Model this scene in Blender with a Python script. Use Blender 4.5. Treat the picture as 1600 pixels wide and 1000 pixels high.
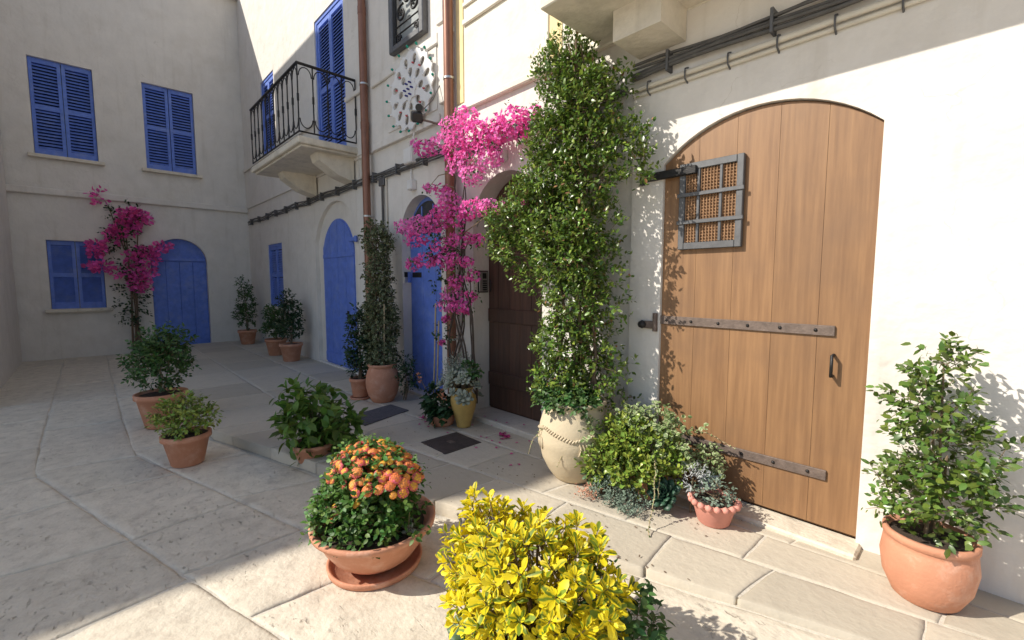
import bpy, bmesh, math, random
import numpy as np
from mathutils import Vector, Matrix
from mathutils.geometry import tessellate_polygon
R = math.radians
random.seed(7); rng = np.random.default_rng(7)
sc = bpy.context.scene
for o in list(bpy.data.objects): bpy.data.objects.remove(o)
COL = sc.collection

# ------------------------------------------------------------------ camera
cam = bpy.data.objects.new('camera', bpy.data.cameras.new('camera')); COL.objects.link(cam)
cam.location = (0, -3.313, 1.6)
yaw, pitch = R(43.4265), R(4.8991)
fw = Vector((-math.cos(yaw)*math.cos(pitch), math.sin(yaw)*math.cos(pitch), -math.sin(pitch)))
cam.rotation_euler = fw.to_track_quat('-Z', 'Y').to_euler()
cam.data.sensor_width = 36; cam.data.lens = 36*700/1600
cam.data.clip_start = .05; cam.data.clip_end = 500
sc.camera = cam
# ------------------------------------------------------------------ light
SUN = Vector((.513, .80, -.786)).normalized()          # the way the light travels
ELEV = math.asin(-SUN.z)
w = bpy.data.worlds.new('World'); sc.world = w; w.use_nodes = True
nt = w.node_tree; bg = nt.nodes['Background']
sky = nt.nodes.new('ShaderNodeTexSky'); sky.sky_type = 'NISHITA'; sky.sun_disc = False
sky.sun_elevation = ELEV; sky.sun_rotation = math.atan2(-SUN.x, -SUN.y)
nt.links.new(sky.outputs[0], bg.inputs[0]); bg.inputs[1].default_value = .13
sl = bpy.data.lights.new('sun', 'SUN'); sl.energy = 5.0; sl.angle = R(.5); sl.color = (1, .94, .83)
so = bpy.data.objects.new('sun', sl); COL.objects.link(so); so.rotation_euler = SUN.to_track_quat('-Z', 'Y').to_euler()
sc.view_settings.view_transform = 'Standard'; sc.view_settings.look = 'None'
sc.view_settings.exposure = .27; sc.view_settings.gamma = 1
sc.render.engine = 'CYCLES'; sc.cycles.max_bounces = 8; sc.cycles.diffuse_bounces = 5
sc.cycles.transparent_max_bounces = 8

# ------------------------------------------------------------------ materials
M = {}
def lk(t, a, b): t.links.new(a, b)
def mat(name, col, rough=.7, metal=0, spec=.4, var=.12, scale=6., bump=.0, bscale=40., stain=None, stain_scale=1.2, stain_amt=.5,
        objvar=0., trans=0., island=0., hue=0.):
    """plain surface: base colour with noise mottling, optional second (dirt) colour in patches, bump"""
    m = bpy.data.materials.new(name); m.use_nodes = True; t = m.node_tree; b = t.nodes['Principled BSDF']
    b.inputs['Roughness'].default_value = rough; b.inputs['Metallic'].default_value = metal
    b.inputs['Specular IOR Level'].default_value = spec
    tc = t.nodes.new('ShaderNodeTexCoord'); geo = t.nodes.new('ShaderNodeNewGeometry')
    pos = geo.outputs['Position']
    n = t.nodes.new('ShaderNodeTexNoise'); n.inputs['Scale'].default_value = scale; n.inputs['Detail'].default_value = 6; n.inputs['Roughness'].default_value = .6
    lk(t, pos, n.inputs['Vector'])
    mr = t.nodes.new('ShaderNodeMapRange'); mr.inputs[1].default_value = .3; mr.inputs[2].default_value = .7
    mr.inputs[3].default_value = 1-var; mr.inputs[4].default_value = 1+var; lk(t, n.outputs[0], mr.inputs[0])
    val = mr.outputs[0]
    if island or objvar:
        r = geo.outputs['Random Per Island'] if island else t.nodes.new('ShaderNodeObjectInfo').outputs['Random']
        a = island or objvar
        m2 = t.nodes.new('ShaderNodeMapRange'); m2.inputs[3].default_value = 1-a; m2.inputs[4].default_value = 1+a; lk(t, r, m2.inputs[0])
        mu = t.nodes.new('ShaderNodeMath'); mu.operation = 'MULTIPLY'; lk(t, val, mu.inputs[0]); lk(t, m2.outputs[0], mu.inputs[1]); val = mu.outputs[0]
    hs = t.nodes.new('ShaderNodeHueSaturation'); hs.inputs['Color'].default_value = (*col, 1); lk(t, val, hs.inputs['Value'])
    if hue:
        r = geo.outputs['Random Per Island'] if island else t.nodes.new('ShaderNodeObjectInfo').outputs['Random']
        fr = t.nodes.new('ShaderNodeMath'); fr.operation = 'MULTIPLY'; fr.inputs[1].default_value = 7.31; lk(t, r, fr.inputs[0])
        f2 = t.nodes.new('ShaderNodeMath'); f2.operation = 'FRACT'; lk(t, fr.outputs[0], f2.inputs[0])
        m3 = t.nodes.new('ShaderNodeMapRange'); m3.inputs[3].default_value = .5-hue; m3.inputs[4].default_value = .5+hue; lk(t, f2.outputs[0], m3.inputs[0])
        lk(t, m3.outputs[0], hs.inputs['Hue'])
    c = hs.outputs[0]
    if stain:
        n2 = t.nodes.new('ShaderNodeTexNoise'); n2.inputs['Scale'].default_value = stain_scale; n2.inputs['Detail'].default_value = 8; n2.inputs['Roughness'].default_value = .68
        lk(t, pos, n2.inputs['Vector'])
        rp = t.nodes.new('ShaderNodeMapRange'); rp.inputs[1].default_value = .5; rp.inputs[2].default_value = .72; rp.inputs[4].default_value = stain_amt
        lk(t, n2.outputs[0], rp.inputs[0])
        mx = t.nodes.new('ShaderNodeMix'); mx.data_type = 'RGBA'; lk(t, rp.outputs[0], mx.inputs[0]); lk(t, c, mx.inputs[6]); mx.inputs[7].default_value = (*stain, 1)
        c = mx.outputs[2]
    lk(t, c, b.inputs['Base Color'])
    if bump:
        n3 = t.nodes.new('ShaderNodeTexNoise'); n3.inputs['Scale'].default_value = bscale; n3.inputs['Detail'].default_value = 5
        lk(t, pos, n3.inputs['Vector'])
        bp = t.nodes.new('ShaderNodeBump'); bp.inputs['Strength'].default_value = bump; bp.inputs['Distance'].default_value = .01
        lk(t, n3.outputs[0], bp.inputs['Height']); lk(t, bp.outputs[0], b.inputs['Normal'])
    if trans:
        tr = t.nodes.new('ShaderNodeBsdfTranslucent'); lk(t, c, tr.inputs[0])
        mix = t.nodes.new('ShaderNodeMixShader'); mix.inputs[0].default_value = trans
        lk(t, b.outputs[0], mix.inputs[1]); lk(t, tr.outputs[0], mix.inputs[2])
        lk(t, mix.outputs[0], t.nodes['Material Output'].inputs[0])
    M[name] = m; return m

mat('plaster', (.69, .65, .60), .9, var=.05, scale=3, bump=.5, bscale=18, stain=(.54, .49, .42), stain_scale=1.6, stain_amt=.42)
mat('plaster_cream', (.76, .71, .60), .9, var=.05, scale=3, bump=.4, bscale=18, stain=(.60, .50, .36), stain_scale=1.3, stain_amt=.4)
mat('plaster_old', (.66, .60, .50), .92, var=.10, scale=4, bump=.7, bscale=22, stain=(.36, .32, .26), stain_scale=2.2, stain_amt=.6)
mat('ochre', (.80, .63, .33), .85, var=.08, bump=.2)
mat('blue_paint', (.115, .20, .60), .5, var=.14, scale=9, bump=.25, bscale=60, stain=(.24, .31, .58), stain_scale=5, stain_amt=.6)
mat('dark_wood', (.085, .042, .026), .55, var=.25, scale=14, bump=.3, bscale=50)
mat('iron', (.035, .033, .033), .5, .6, var=.2, scale=20, bump=.2, bscale=90)
mat('iron_grey', (.12, .12, .125), .5, .4, var=.15, scale=20)
mat('strap_iron', (.16, .12, .10), .6, .3, var=.25, scale=25, bump=.3, bscale=80)
mat('copper', (.25, .118, .078), .38, .35, var=.12, scale=5, stain=(.16, .075, .05), stain_scale=4, stain_amt=.6)
mat('terracotta', (.55, .25, .15), .8, var=.10, scale=7, bump=.25, bscale=60, stain=(.66, .46, .36), stain_scale=7, stain_amt=.6)
mat('vase_clay', (.56, .465, .32), .75, var=.06, scale=6, bump=.25, bscale=50, stain=(.50, .40, .27), stain_scale=6, stain_amt=.4)
mat('yellow_glaze', (.52, .35, .11), .4, var=.12, scale=9, bump=.1, bscale=40, stain=(.36, .22, .08), stain_scale=7, stain_amt=.5)
mat('slab', (.50, .44, .35), .82, var=.10, scale=5, bump=.55, bscale=24, stain=(.33, .28, .22), stain_scale=5, stain_amt=.5, objvar=.14)
mat('rough_stone', (.62, .55, .445), .88, var=.10, scale=7, bump=.7, bscale=30, stain=(.34, .28, .22), stain_scale=9, stain_amt=.55, objvar=.05)
def pits(m):
    t = M[m].node_tree; b = t.nodes['Principled BSDF']; geo = t.nodes.new('ShaderNodeNewGeometry')
    mp = t.nodes.new('ShaderNodeMapping'); mp.inputs['Rotation'].default_value = (0, 0, R(35)); mp.inputs['Scale'].default_value = (13, 30, 10); lk(t, geo.outputs['Position'], mp.inputs['Vector'])
    n = t.nodes.new('ShaderNodeTexNoise'); n.inputs['Scale'].default_value = 1.; n.inputs['Detail'].default_value = 6; n.inputs['Roughness'].default_value = .62; lk(t, mp.outputs[0], n.inputs['Vector'])
    r = t.nodes.new('ShaderNodeMapRange'); r.inputs[1].default_value = .60; r.inputs[2].default_value = .70; lk(t, n.outputs[0], r.inputs[0])
    src = b.inputs['Base Color'].links[0].from_socket
    mx = t.nodes.new('ShaderNodeMix'); mx.data_type = 'RGBA'; sc_ = t.nodes.new('ShaderNodeMath'); sc_.operation = 'MULTIPLY'; sc_.inputs[1].default_value = .38
    n4 = t.nodes.new('ShaderNodeTexNoise'); n4.inputs['Scale'].default_value = 1.7; n4.inputs['Detail'].default_value = 3; lk(t, geo.outputs['Position'], n4.inputs['Vector'])
    r4 = t.nodes.new('ShaderNodeMapRange'); r4.inputs[1].default_value = .42; r4.inputs[2].default_value = .62; lk(t, n4.outputs[0], r4.inputs[0])
    mm = t.nodes.new('ShaderNodeMath'); mm.operation = 'MULTIPLY'; lk(t, r.outputs[0], mm.inputs[0]); lk(t, r4.outputs[0], mm.inputs[1]); r = mm
    lk(t, r.outputs[0], sc_.inputs[0])
    lk(t, sc_.outputs[0], mx.inputs[0]); lk(t, src, mx.inputs[6]); mx.inputs[7].default_value = (.25, .20, .15, 1); lk(t, mx.outputs[2], b.inputs['Base Color'])
    bp = t.nodes.new('ShaderNodeBump'); bp.invert = True; bp.inputs['Strength'].default_value = .8; bp.inputs['Distance'].default_value = .012; lk(t, r.outputs[0], bp.inputs['Height'])
    lk(t, b.inputs['Normal'].links[0].from_socket, bp.inputs['Normal']); lk(t, bp.outputs[0], b.inputs['Normal'])
pits('rough_stone')
def aged(m, streak=(.45, .40, .33), amt=.35):
    t = M[m].node_tree; b = t.nodes['Principled BSDF']; geo = t.nodes.new('ShaderNodeNewGeometry')
    mp = t.nodes.new('ShaderNodeMapping'); mp.inputs['Scale'].default_value = (7, 7, .55); lk(t, geo.outputs['Position'], mp.inputs['Vector'])
    n = t.nodes.new('ShaderNodeTexNoise'); n.inputs['Scale'].default_value = 1.; n.inputs['Detail'].default_value = 7; n.inputs['Roughness'].default_value = .6; lk(t, mp.outputs[0], n.inputs['Vector'])
    r = t.nodes.new('ShaderNodeMapRange'); r.inputs[1].default_value = .55; r.inputs[2].default_value = .78; r.inputs[4].default_value = amt; lk(t, n.outputs[0], r.inputs[0])
    v = t.nodes.new('ShaderNodeTexVoronoi'); v.feature = 'DISTANCE_TO_EDGE'; v.inputs['Scale'].default_value = .9
    n5 = t.nodes.new('ShaderNodeTexNoise'); n5.inputs['Scale'].default_value = 3.; n5.inputs['Detail'].default_value = 6; lk(t, geo.outputs['Position'], n5.inputs['Vector'])
    ad = t.nodes.new('ShaderNodeVectorMath'); ad.operation = 'MULTIPLY_ADD'; ad.inputs[1].default_value = (.5, .5, .5); lk(t, n5.outputs['Color'], ad.inputs[0]); lk(t, geo.outputs['Position'], ad.inputs[2]); lk(t, ad.outputs[0], v.inputs['Vector'])
    cr = t.nodes.new('ShaderNodeMapRange'); cr.inputs[1].default_value = .0; cr.inputs[2].default_value = .004; cr.inputs[3].default_value = .45; cr.inputs[4].default_value = 0; lk(t, v.outputs['Distance'], cr.inputs[0])
    mk = t.nodes.new('ShaderNodeMapRange'); mk.inputs[1].default_value = .5; mk.inputs[2].default_value = .6; lk(t, n5.outputs[0], mk.inputs[0])
    cm = t.nodes.new('ShaderNodeMath'); cm.operation = 'MULTIPLY'; lk(t, cr.outputs[0], cm.inputs[0]); lk(t, mk.outputs[0], cm.inputs[1])
    mxx = t.nodes.new('ShaderNodeMath'); mxx.operation = 'MAXIMUM'; lk(t, r.outputs[0], mxx.inputs[0]); lk(t, cm.outputs[0], mxx.inputs[1])
    src = b.inputs['Base Color'].links[0].from_socket; mx = t.nodes.new('ShaderNodeMix'); mx.data_type = 'RGBA'
    lk(t, mxx.outputs[0], mx.inputs[0]); lk(t, src, mx.inputs[6]); mx.inputs[7].default_value = (*streak, 1); lk(t, mx.outputs[2], b.inputs['Base Color'])
    n6 = t.nodes.new('ShaderNodeTexNoise'); n6.inputs['Scale'].default_value = 3.5; n6.inputs['Detail'].default_value = 3; lk(t, geo.outputs['Position'], n6.inputs['Vector'])
    bp = t.nodes.new('ShaderNodeBump'); bp.inputs['Strength'].default_value = .6; bp.inputs['Distance'].default_value = .04; lk(t, n6.outputs[0], bp.inputs['Height'])
    lk(t, b.inputs['Normal'].links[0].from_socket, bp.inputs['Normal']); lk(t, bp.outputs[0], b.inputs['Normal'])
aged('plaster'); aged('plaster_cream', (.58, .48, .34), .25); aged('plaster_old', (.34, .30, .24), .5)
mat('mortar', (.57, .52, .44), .95, var=.12, scale=10, bump=.5, bscale=60)
mat('earth', (.42, .37, .31), .95, var=.2, scale=8, bump=.5, bscale=30)
mat('cable', (.10, .095, .09), .7, var=.2, scale=12)
mat('conduit', (.62, .57, .48), .6, var=.08)
mat('white_plastic', (.72, .71, .69), .5, var=.04, stain=(.5, .45, .38), stain_scale=7, stain_amt=.3)
mat('black_plastic', (.018, .017, .018), .4, var=.1)
mat('steel', (.55, .54, .52), .35, .8, var=.05)
mat('white_board', (.72, .71, .70), .6, var=.03)
mat('green_bulb', (.01, .26, .18), .25, var=.05)
mat('red_bulb', (.55, .08, .09), .3, var=.05)
mat('blue_bulb', (.03, .03, .20), .25, var=.05)
mat('soil', (.05, .035, .025), .95, var=.3, scale=30, bump=.6, bscale=80)
mat('bark', (.16, .11, .075), .85, var=.25, scale=30, bump=.5, bscale=80)
mat('dark_bark', (.075, .055, .045), .85, var=.25, scale=30, bump=.5, bscale=80)
mat('twig', (.20, .145, .09), .8, var=.2, scale=30)
mat('cane', (.42, .33, .20), .7, var=.2, scale=20)
mat('mat_fibre', (.10, .095, .105), .95, var=.25, scale=40, bump=.8, bscale=160)
mat('manhole', (.075, .058, .052), .65, .2, var=.2, scale=18, bump=.5, bscale=70)
mat('leaf_vine', (.098, .160, .026), .32, spec=.55, var=.15, scale=12, island=.45, hue=.03, trans=.22)
mat('leaf_vine_young', (.20, .29, .040), .38, spec=.5, var=.1, island=.35, hue=.03, trans=.28)
mat('leaf_dead', (.26, .13, .055), .7, var=.2, island=.4, trans=.15)
mat('leaf_ivy', (.085, .12, .045), .5, var=.15, island=.4, hue=.03, trans=.2)
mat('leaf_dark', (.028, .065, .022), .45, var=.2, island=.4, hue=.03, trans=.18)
mat('leaf_mid', (.055, .12, .03), .5, var=.2, island=.4, hue=.03, trans=.22)
mat('leaf_fresh', (.105, .19, .03), .5, var=.2, island=.4, hue=.03, trans=.3)
mat('leaf_lantana', (.075, .165, .028), .5, var=.2, island=.4, hue=.03, trans=.25)
mat('leaf_jade', (.21, .28, .045), .32, var=.15, island=.35, hue=.035, trans=.15)
mat('leaf_grey', (.31, .335, .26), .7, var=.15, island=.25, hue=.02, trans=.1)
mat('succ_green', (.12, .19, .10), .45, var=.15, scale=20, objvar=.15, trans=.08)
mat('succ_dark', (.035, .085, .05), .42, var=.15, scale=20, objvar=.2, trans=.08)
mat('succ_blue', (.17, .225, .17), .5, var=.15, scale=20, island=.3, trans=.08)
mat('succ_red', (.52, .26, .17), .55, var=.15, scale=20, island=.3, trans=.1)
mat('bract', (.86, .16, .51), .6, spec=.2, var=.1, scale=20, island=.32, hue=.016, trans=.42)
mat('bract_pale', (.90, .27, .63), .6, spec=.2, var=.1, scale=20, island=.3, hue=.016, trans=.45)
mat('fallen', (.55, .06, .22), .7, var=.2, island=.3)
mat('pink_pot', (.62, .27, .21), .75, var=.1, scale=8, bump=.2)
mat('blue_pot', (.36, .44, .52), .4, var=.06)
mat('grass_fine', (.12, .26, .03), .5, var=.2, island=.4, trans=.25)
mat('silver_leaf', (.45, .46, .46), .7, var=.1, island=.2, trans=.1)
mat('glass_dark', (.03, .035, .045), .08, spec=.8, var=.1)
mat('pane_pale', (.42, .44, .44), .12, spec=.7, var=.25, scale=4)
mat('wicker', (.30, .17, .09), .8, var=.25, scale=40)
mat('peach_flower', (.75, .30, .16), .6, var=.1, island=.25, trans=.25)
mat('roof_tile', (.40, .20, .12), .85, var=.2, scale=5)

# honey coloured door wood: vertical grain
def wood(name, c1, c2, sc_=(18, 18, .9), rough=.5, vv=(.86, 1.12)):
    m = bpy.data.materials.new(name); m.use_nodes = True; t = m.node_tree; b = t.nodes['Principled BSDF']; b.inputs['Roughness'].default_value = rough
    geo = t.nodes.new('ShaderNodeNewGeometry'); mp = t.nodes.new('ShaderNodeMapping'); mp.inputs['Scale'].default_value = sc_; lk(t, geo.outputs['Position'], mp.inputs['Vector'])
    n = t.nodes.new('ShaderNodeTexNoise'); n.inputs['Scale'].default_value = 1.6; n.inputs['Detail'].default_value = 7; n.inputs['Roughness'].default_value = .65; lk(t, mp.outputs[0], n.inputs['Vector'])
    r = t.nodes.new('ShaderNodeValToRGB'); r.color_ramp.elements[0].position = .3; r.color_ramp.elements[1].position = .72
    r.color_ramp.elements[0].color = (*c1, 1); r.color_ramp.elements[1].color = (*c2, 1); lk(t, n.outputs[0], r.inputs[0])
    oi = t.nodes.new('ShaderNodeObjectInfo'); mr = t.nodes.new('ShaderNodeMapRange'); mr.inputs[3].default_value = vv[0]; mr.inputs[4].default_value = vv[1]; lk(t, oi.outputs['Random'], mr.inputs[0])
    hs = t.nodes.new('ShaderNodeHueSaturation'); lk(t, mr.outputs[0], hs.inputs['Value']); lk(t, r.outputs[0], hs.inputs['Color'])
    nb = t.nodes.new('ShaderNodeTexNoise'); nb.inputs['Scale'].default_value = 2.2; nb.inputs['Detail'].default_value = 6; lk(t, geo.outputs['Position'], nb.inputs['Vector'])
    rb = t.nodes.new('ShaderNodeMapRange'); rb.inputs[1].default_value = .48; rb.inputs[2].default_value = .75; rb.inputs[4].default_value = .55; lk(t, nb.outputs[0], rb.inputs[0])
    mb = t.nodes.new('ShaderNodeMix'); mb.data_type = 'RGBA'; lk(t, rb.outputs[0], mb.inputs[0]); lk(t, hs.outputs[0], mb.inputs[6]); mb.inputs[7].default_value = (*[q*.75+.02 for q in c1], 1)
    lk(t, mb.outputs[2], b.inputs['Base Color'])
    bp = t.nodes.new('ShaderNodeBump'); bp.inputs['Strength'].default_value = .25; bp.inputs['Distance'].default_value = .005; lk(t, n.outputs[0], bp.inputs['Height']); lk(t, bp.outputs[0], b.inputs['Normal'])
    M[name] = m
wood('honey_wood', (.19, .096, .043), (.31, .168, .076), vv=(.94, 1.05))
wood('brown_wood', (.045, .022, .015), (.11, .055, .035))

# leaf with a margin of another colour (uv.x across, 0..1)
def margin_leaf(name, inner, outer, lo=.45, hi=.62, rnd=.0, island=True, trans=.25, rough=.38, wob=0.):
    m = bpy.data.materials.new(name); m.use_nodes = True; t = m.node_tree; b = t.nodes['Principled BSDF']; b.inputs['Roughness'].default_value = rough
    uv = t.nodes.new('ShaderNodeUVMap'); sp = t.nodes.new('ShaderNodeSeparateXYZ'); lk(t, uv.outputs[0], sp.inputs[0])
    s = t.nodes.new('ShaderNodeMath'); s.operation = 'SUBTRACT'; s.inputs[1].default_value = .5; lk(t, sp.outputs[0], s.inputs[0])
    a = t.nodes.new('ShaderNodeMath'); a.operation = 'ABSOLUTE'; lk(t, s.outputs[0], a.inputs[0])
    d = t.nodes.new('ShaderNodeMath'); d.operation = 'MULTIPLY'; d.inputs[1].default_value = 2; lk(t, a.outputs[0], d.inputs[0])
    geo = t.nodes.new('ShaderNodeNewGeometry')
    rr = geo.outputs['Random Per Island'] if island else t.nodes.new('ShaderNodeObjectInfo').outputs['Random']
    of = t.nodes.new('ShaderNodeMapRange'); of.inputs[3].default_value = -rnd; of.inputs[4].default_value = rnd; lk(t, rr, of.inputs[0])
    ad = t.nodes.new('ShaderNodeMath'); ad.operation = 'ADD'; lk(t, d.outputs[0], ad.inputs[0]); lk(t, of.outputs[0], ad.inputs[1])
    n = t.nodes.new('ShaderNodeTexNoise'); n.inputs['Scale'].default_value = 90; lk(t, geo.outputs['Position'], n.inputs['Vector'])
    nm = t.nodes.new('ShaderNodeMapRange'); nm.inputs[3].default_value = -wob; nm.inputs[4].default_value = wob; lk(t, n.outputs[0], nm.inputs[0])
    a2 = t.nodes.new('ShaderNodeMath'); a2.operation = 'ADD'; lk(t, ad.outputs[0], a2.inputs[0]); lk(t, nm.outputs[0], a2.inputs[1])
    mr = t.nodes.new('ShaderNodeMapRange'); mr.inputs[1].default_value = lo; mr.inputs[2].default_value = hi; lk(t, a2.outputs[0], mr.inputs[0])
    mx = t.nodes.new('ShaderNodeMix'); mx.data_type = 'RGBA'; lk(t, mr.outputs[0], mx.inputs[0]); mx.inputs[6].default_value = (*inner, 1); mx.inputs[7].default_value = (*outer, 1)
    fr = t.nodes.new('ShaderNodeMath'); fr.operation = 'MULTIPLY'; fr.inputs[1].default_value = 9.7; lk(t, rr, fr.inputs[0])
    f2 = t.nodes.new('ShaderNodeMath'); f2.operation = 'FRACT'; lk(t, fr.outputs[0], f2.inputs[0])
    v = t.nodes.new('ShaderNodeMapRange'); v.inputs[3].default_value = .78; v.inputs[4].default_value = 1.15; lk(t, f2.outputs[0], v.inputs[0])
    hs = t.nodes.new('ShaderNodeHueSaturation'); lk(t, mx.outputs[2], hs.inputs['Color']); lk(t, v.outputs[0], hs.inputs['Value'])
    lk(t, hs.outputs[0], b.inputs['Base Color'])
    tr = t.nodes.new('ShaderNodeBsdfTranslucent'); lk(t, hs.outputs[0], tr.inputs[0]); mix = t.nodes.new('ShaderNodeMixShader'); mix.inputs[0].default_value = trans
    lk(t, b.outputs[0], mix.inputs[1]); lk(t, tr.outputs[0], mix.inputs[2]); lk(t, mix.outputs[0], t.nodes['Material Output'].inputs[0])
    M[name] = m
margin_leaf('euonymus', (.19, .27, .02), (.85, .69, .018), .0, .38, rnd=.62, island=False, wob=.15, trans=.32, rough=.5)
margin_leaf('euonymus_mass', (.19, .27, .02), (.82, .67, .018), .02, .40, rnd=.58, island=True, wob=.15, trans=.32, rough=.5)
margin_leaf('variegated', (.17, .25, .08), (.46, .50, .28), .35, .75, rnd=.3, rough=.6)
margin_leaf('ivy_var', (.085, .115, .045), (.36, .36, .20), .45, .85, rnd=.35, rough=.5)
def vcol(name, rough=.6, trans=.25):
    m = bpy.data.materials.new(name); m.use_nodes = True; t = m.node_tree; b = t.nodes['Principled BSDF']; b.inputs['Roughness'].default_value = rough
    c = t.nodes.new('ShaderNodeVertexColor'); c.layer_name = 'Col'
    oi = t.nodes.new('ShaderNodeObjectInfo'); mr = t.nodes.new('ShaderNodeMapRange'); mr.inputs[3].default_value = .485; mr.inputs[4].default_value = .52; lk(t, oi.outputs['Random'], mr.inputs[0])
    hs = t.nodes.new('ShaderNodeHueSaturation'); lk(t, c.outputs[0], hs.inputs['Color']); lk(t, mr.outputs[0], hs.inputs['Hue'])
    lk(t, hs.outputs[0], b.inputs['Base Color'])
    tr = t.nodes.new('ShaderNodeBsdfTranslucent'); lk(t, hs.outputs[0], tr.inputs[0]); mix = t.nodes.new('ShaderNodeMixShader'); mix.inputs[0].default_value = trans
    lk(t, b.outputs[0], mix.inputs[1]); lk(t, tr.outputs[0], mix.inputs[2]); lk(t, mix.outputs[0], t.nodes['Material Output'].inputs[0])
    M[name] = m
vcol('lantana_petal')

# ------------------------------------------------------------------ builders
class MB:
    """collects shapes in world coordinates; build() links ONE mesh object"""
    def __init__(s): s.v = []; s.f = []; s.smooth = []
    def add(s, vs, fs, smooth=False):
        k = len(s.v); s.v += [tuple(p) for p in vs]; s.f += [tuple(i+k for i in f) for f in fs]; s.smooth += [smooth]*len(fs); return s
    def box(s, x0, x1, y0, y1, z0, z1, c=.004):
        """box with chamfered edges"""
        c = min(c, abs(x1-x0)*.3, abs(y1-y0)*.3, abs(z1-z0)*.3)
        bm = bmesh.new(); bmesh.ops.create_cube(bm, size=1)
        for v in bm.verts: v.co = Vector(((x0+x1)/2+v.co.x*(x1-x0), (y0+y1)/2+v.co.y*(y1-y0), (z0+z1)/2+v.co.z*(z1-z0)))
        if c > 0: bmesh.ops.bevel(bm, geom=bm.edges[:], offset=c, segments=1, affect='EDGES')
        bm.verts.index_update(); s.add([v.co for v in bm.verts], [[v.index for v in f.verts] for f in bm.faces]); bm.free(); return s
    def tube(s, pts, r, n=8, caps=True):
        pts = [Vector(p) for p in pts]; rs = r if isinstance(r, (list, tuple)) else [r]*len(pts)
        k = []; prev = None
        for i, p in enumerate(pts):
            t = (pts[min(i+1, len(pts)-1)]-pts[max(i-1, 0)]).normalized()
            u = t.orthogonal().normalized() if prev is None else (prev-t*prev.dot(t)).normalized()
            prev = u; q = t.cross(u)
            k += [p+(u*math.cos(a)+q*math.sin(a))*rs[i] for a in [2*math.pi*j/n for j in range(n)]]
        f = [[i*n+j, i*n+(j+1) % n, (i+1)*n+(j+1) % n, (i+1)*n+j] for i in range(len(pts)-1) for j in range(n)]
        s.add(k, f, True)
        if caps: s.add(k[:n], [list(range(n))[::-1]]); s.add(k[-n:], [list(range(n))])
        return s
    def lathe(s, prof, c, n=40, wob=0., sx=1, sy=1):
        k = []
        for (r, z) in prof:
            for j in range(n):
                a = 2*math.pi*j/n; rr = r*(1+wob*math.sin(3*a+z*9))
                k.append((c[0]+rr*math.cos(a)*sx, c[1]+rr*math.sin(a)*sy, c[2]+z))
        f = [[i*n+j, i*n+(j+1) % n, (i+1)*n+(j+1) % n, (i+1)*n+j] for i in range(len(prof)-1) for j in range(n)]
        return s.add(k, f, True)
    def prism(s, poly, y0, y1, holes=(), axis='y'):
        """polygon in (x,z) with holes, extruded from y0 (front) to y1 (back)"""
        loops = [list(poly)]+[list(h) for h in holes]
        flat = [p for l in loops for p in l]
        tri = tessellate_polygon([[Vector((p[0], p[1], 0)) for p in l] for l in loops])
        n = len(flat)
        vs = [(p[0], y0, p[1]) for p in flat]+[(p[0], y1, p[1]) for p in flat]
        fs = [list(t) for t in tri]+[[i+n for i in t][::-1] for t in tri]
        o = 0
        for l in loops:
            m = len(l); fs += [[o+i, o+(i+1) % m, n+o+(i+1) % m, n+o+i] for i in range(m)]; o += m
        if axis == 'x': vs = [(v[1], v[0], v[2]) for v in vs]
        return s.add(vs, fs)
    def build(s, name, m, parent=None, basis=None, recalc=True):
        me = bpy.data.meshes.new(name); me.from_pydata(s.v, [], s.f)
        me.polygons.foreach_set('use_smooth', s.smooth)
        if recalc and len(s.f) < 60000:
            bm = bmesh.new(); bm.from_mesh(me); bmesh.ops.recalc_face_normals(bm, faces=bm.faces); bm.to_mesh(me); bm.free()
        me.materials.append(M[m]); me.update()
        return link(name, me, parent, basis)
def link(name, me, parent=None, basis=None):
    o = bpy.data.objects.new(name, me); COL.objects.link(o)
    if basis is not None: o.matrix_basis = basis
    if parent is not None:
        o.parent = parent
        q = parent
        if q.type == 'EMPTY': o.matrix_parent_inverse = Matrix.Translation(-q.location)
        else: o.matrix_parent_inverse = q.matrix_basis.inverted()
    return o
def tag(o, label=None, cat=None, group=None, kind=None):
    if label: o['label'] = label
    if cat: o['category'] = cat
    if group: o['group'] = group
    if kind: o['kind'] = kind
    return o
def thing(name, loc, label, cat, group=None):
    o = bpy.data.objects.new(name, None); o.empty_display_size = .1; COL.objects.link(o); o.location = loc
    return tag(o, label, cat, group)
def arch(x0, x1, zs, rise, n=18, z0=0.):
    """closed outline of an arched opening (x,z): up the right, over, down the left"""
    wd = (x1-x0)/2; rd = (wd*wd+rise*rise)/(2*rise); cx = (x0+x1)/2; cz = zs+rise-rd
    a0 = math.asin(min(1, wd/rd)); 
    if rise > wd*.999: a0 = math.pi/2
    pts = [(x0, z0), (x1, z0)]
    for i in range(n+1):
        a = a0-2*a0*i/n; pts.append((cx+rd*math.sin(a), cz+rd*math.cos(a)))
    return pts
def arch_top(x, x0, x1, zs, rise):
    wd = (x1-x0)/2; rd = (wd*wd+rise*rise)/(2*rise); cx = (x0+x1)/2; cz = zs+rise-rd
    return cz+math.sqrt(max(0, rd*rd-(x-cx)**2))
def plank(name, xa, xb, y0, y1, z0, zt, m, parent, gap=.004, flat=False):
    """one upright board whose top follows zt(x)"""
    xs = [xa+gap+(xb-xa-2*gap)*i/6 for i in range(7)]
    poly = [(xs[0], z0), (xs[-1], z0)]+[(x, zt(x)) for x in reversed(xs)]
    return MB().prism(poly, y0, y1).build(name, m, parent)

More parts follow.
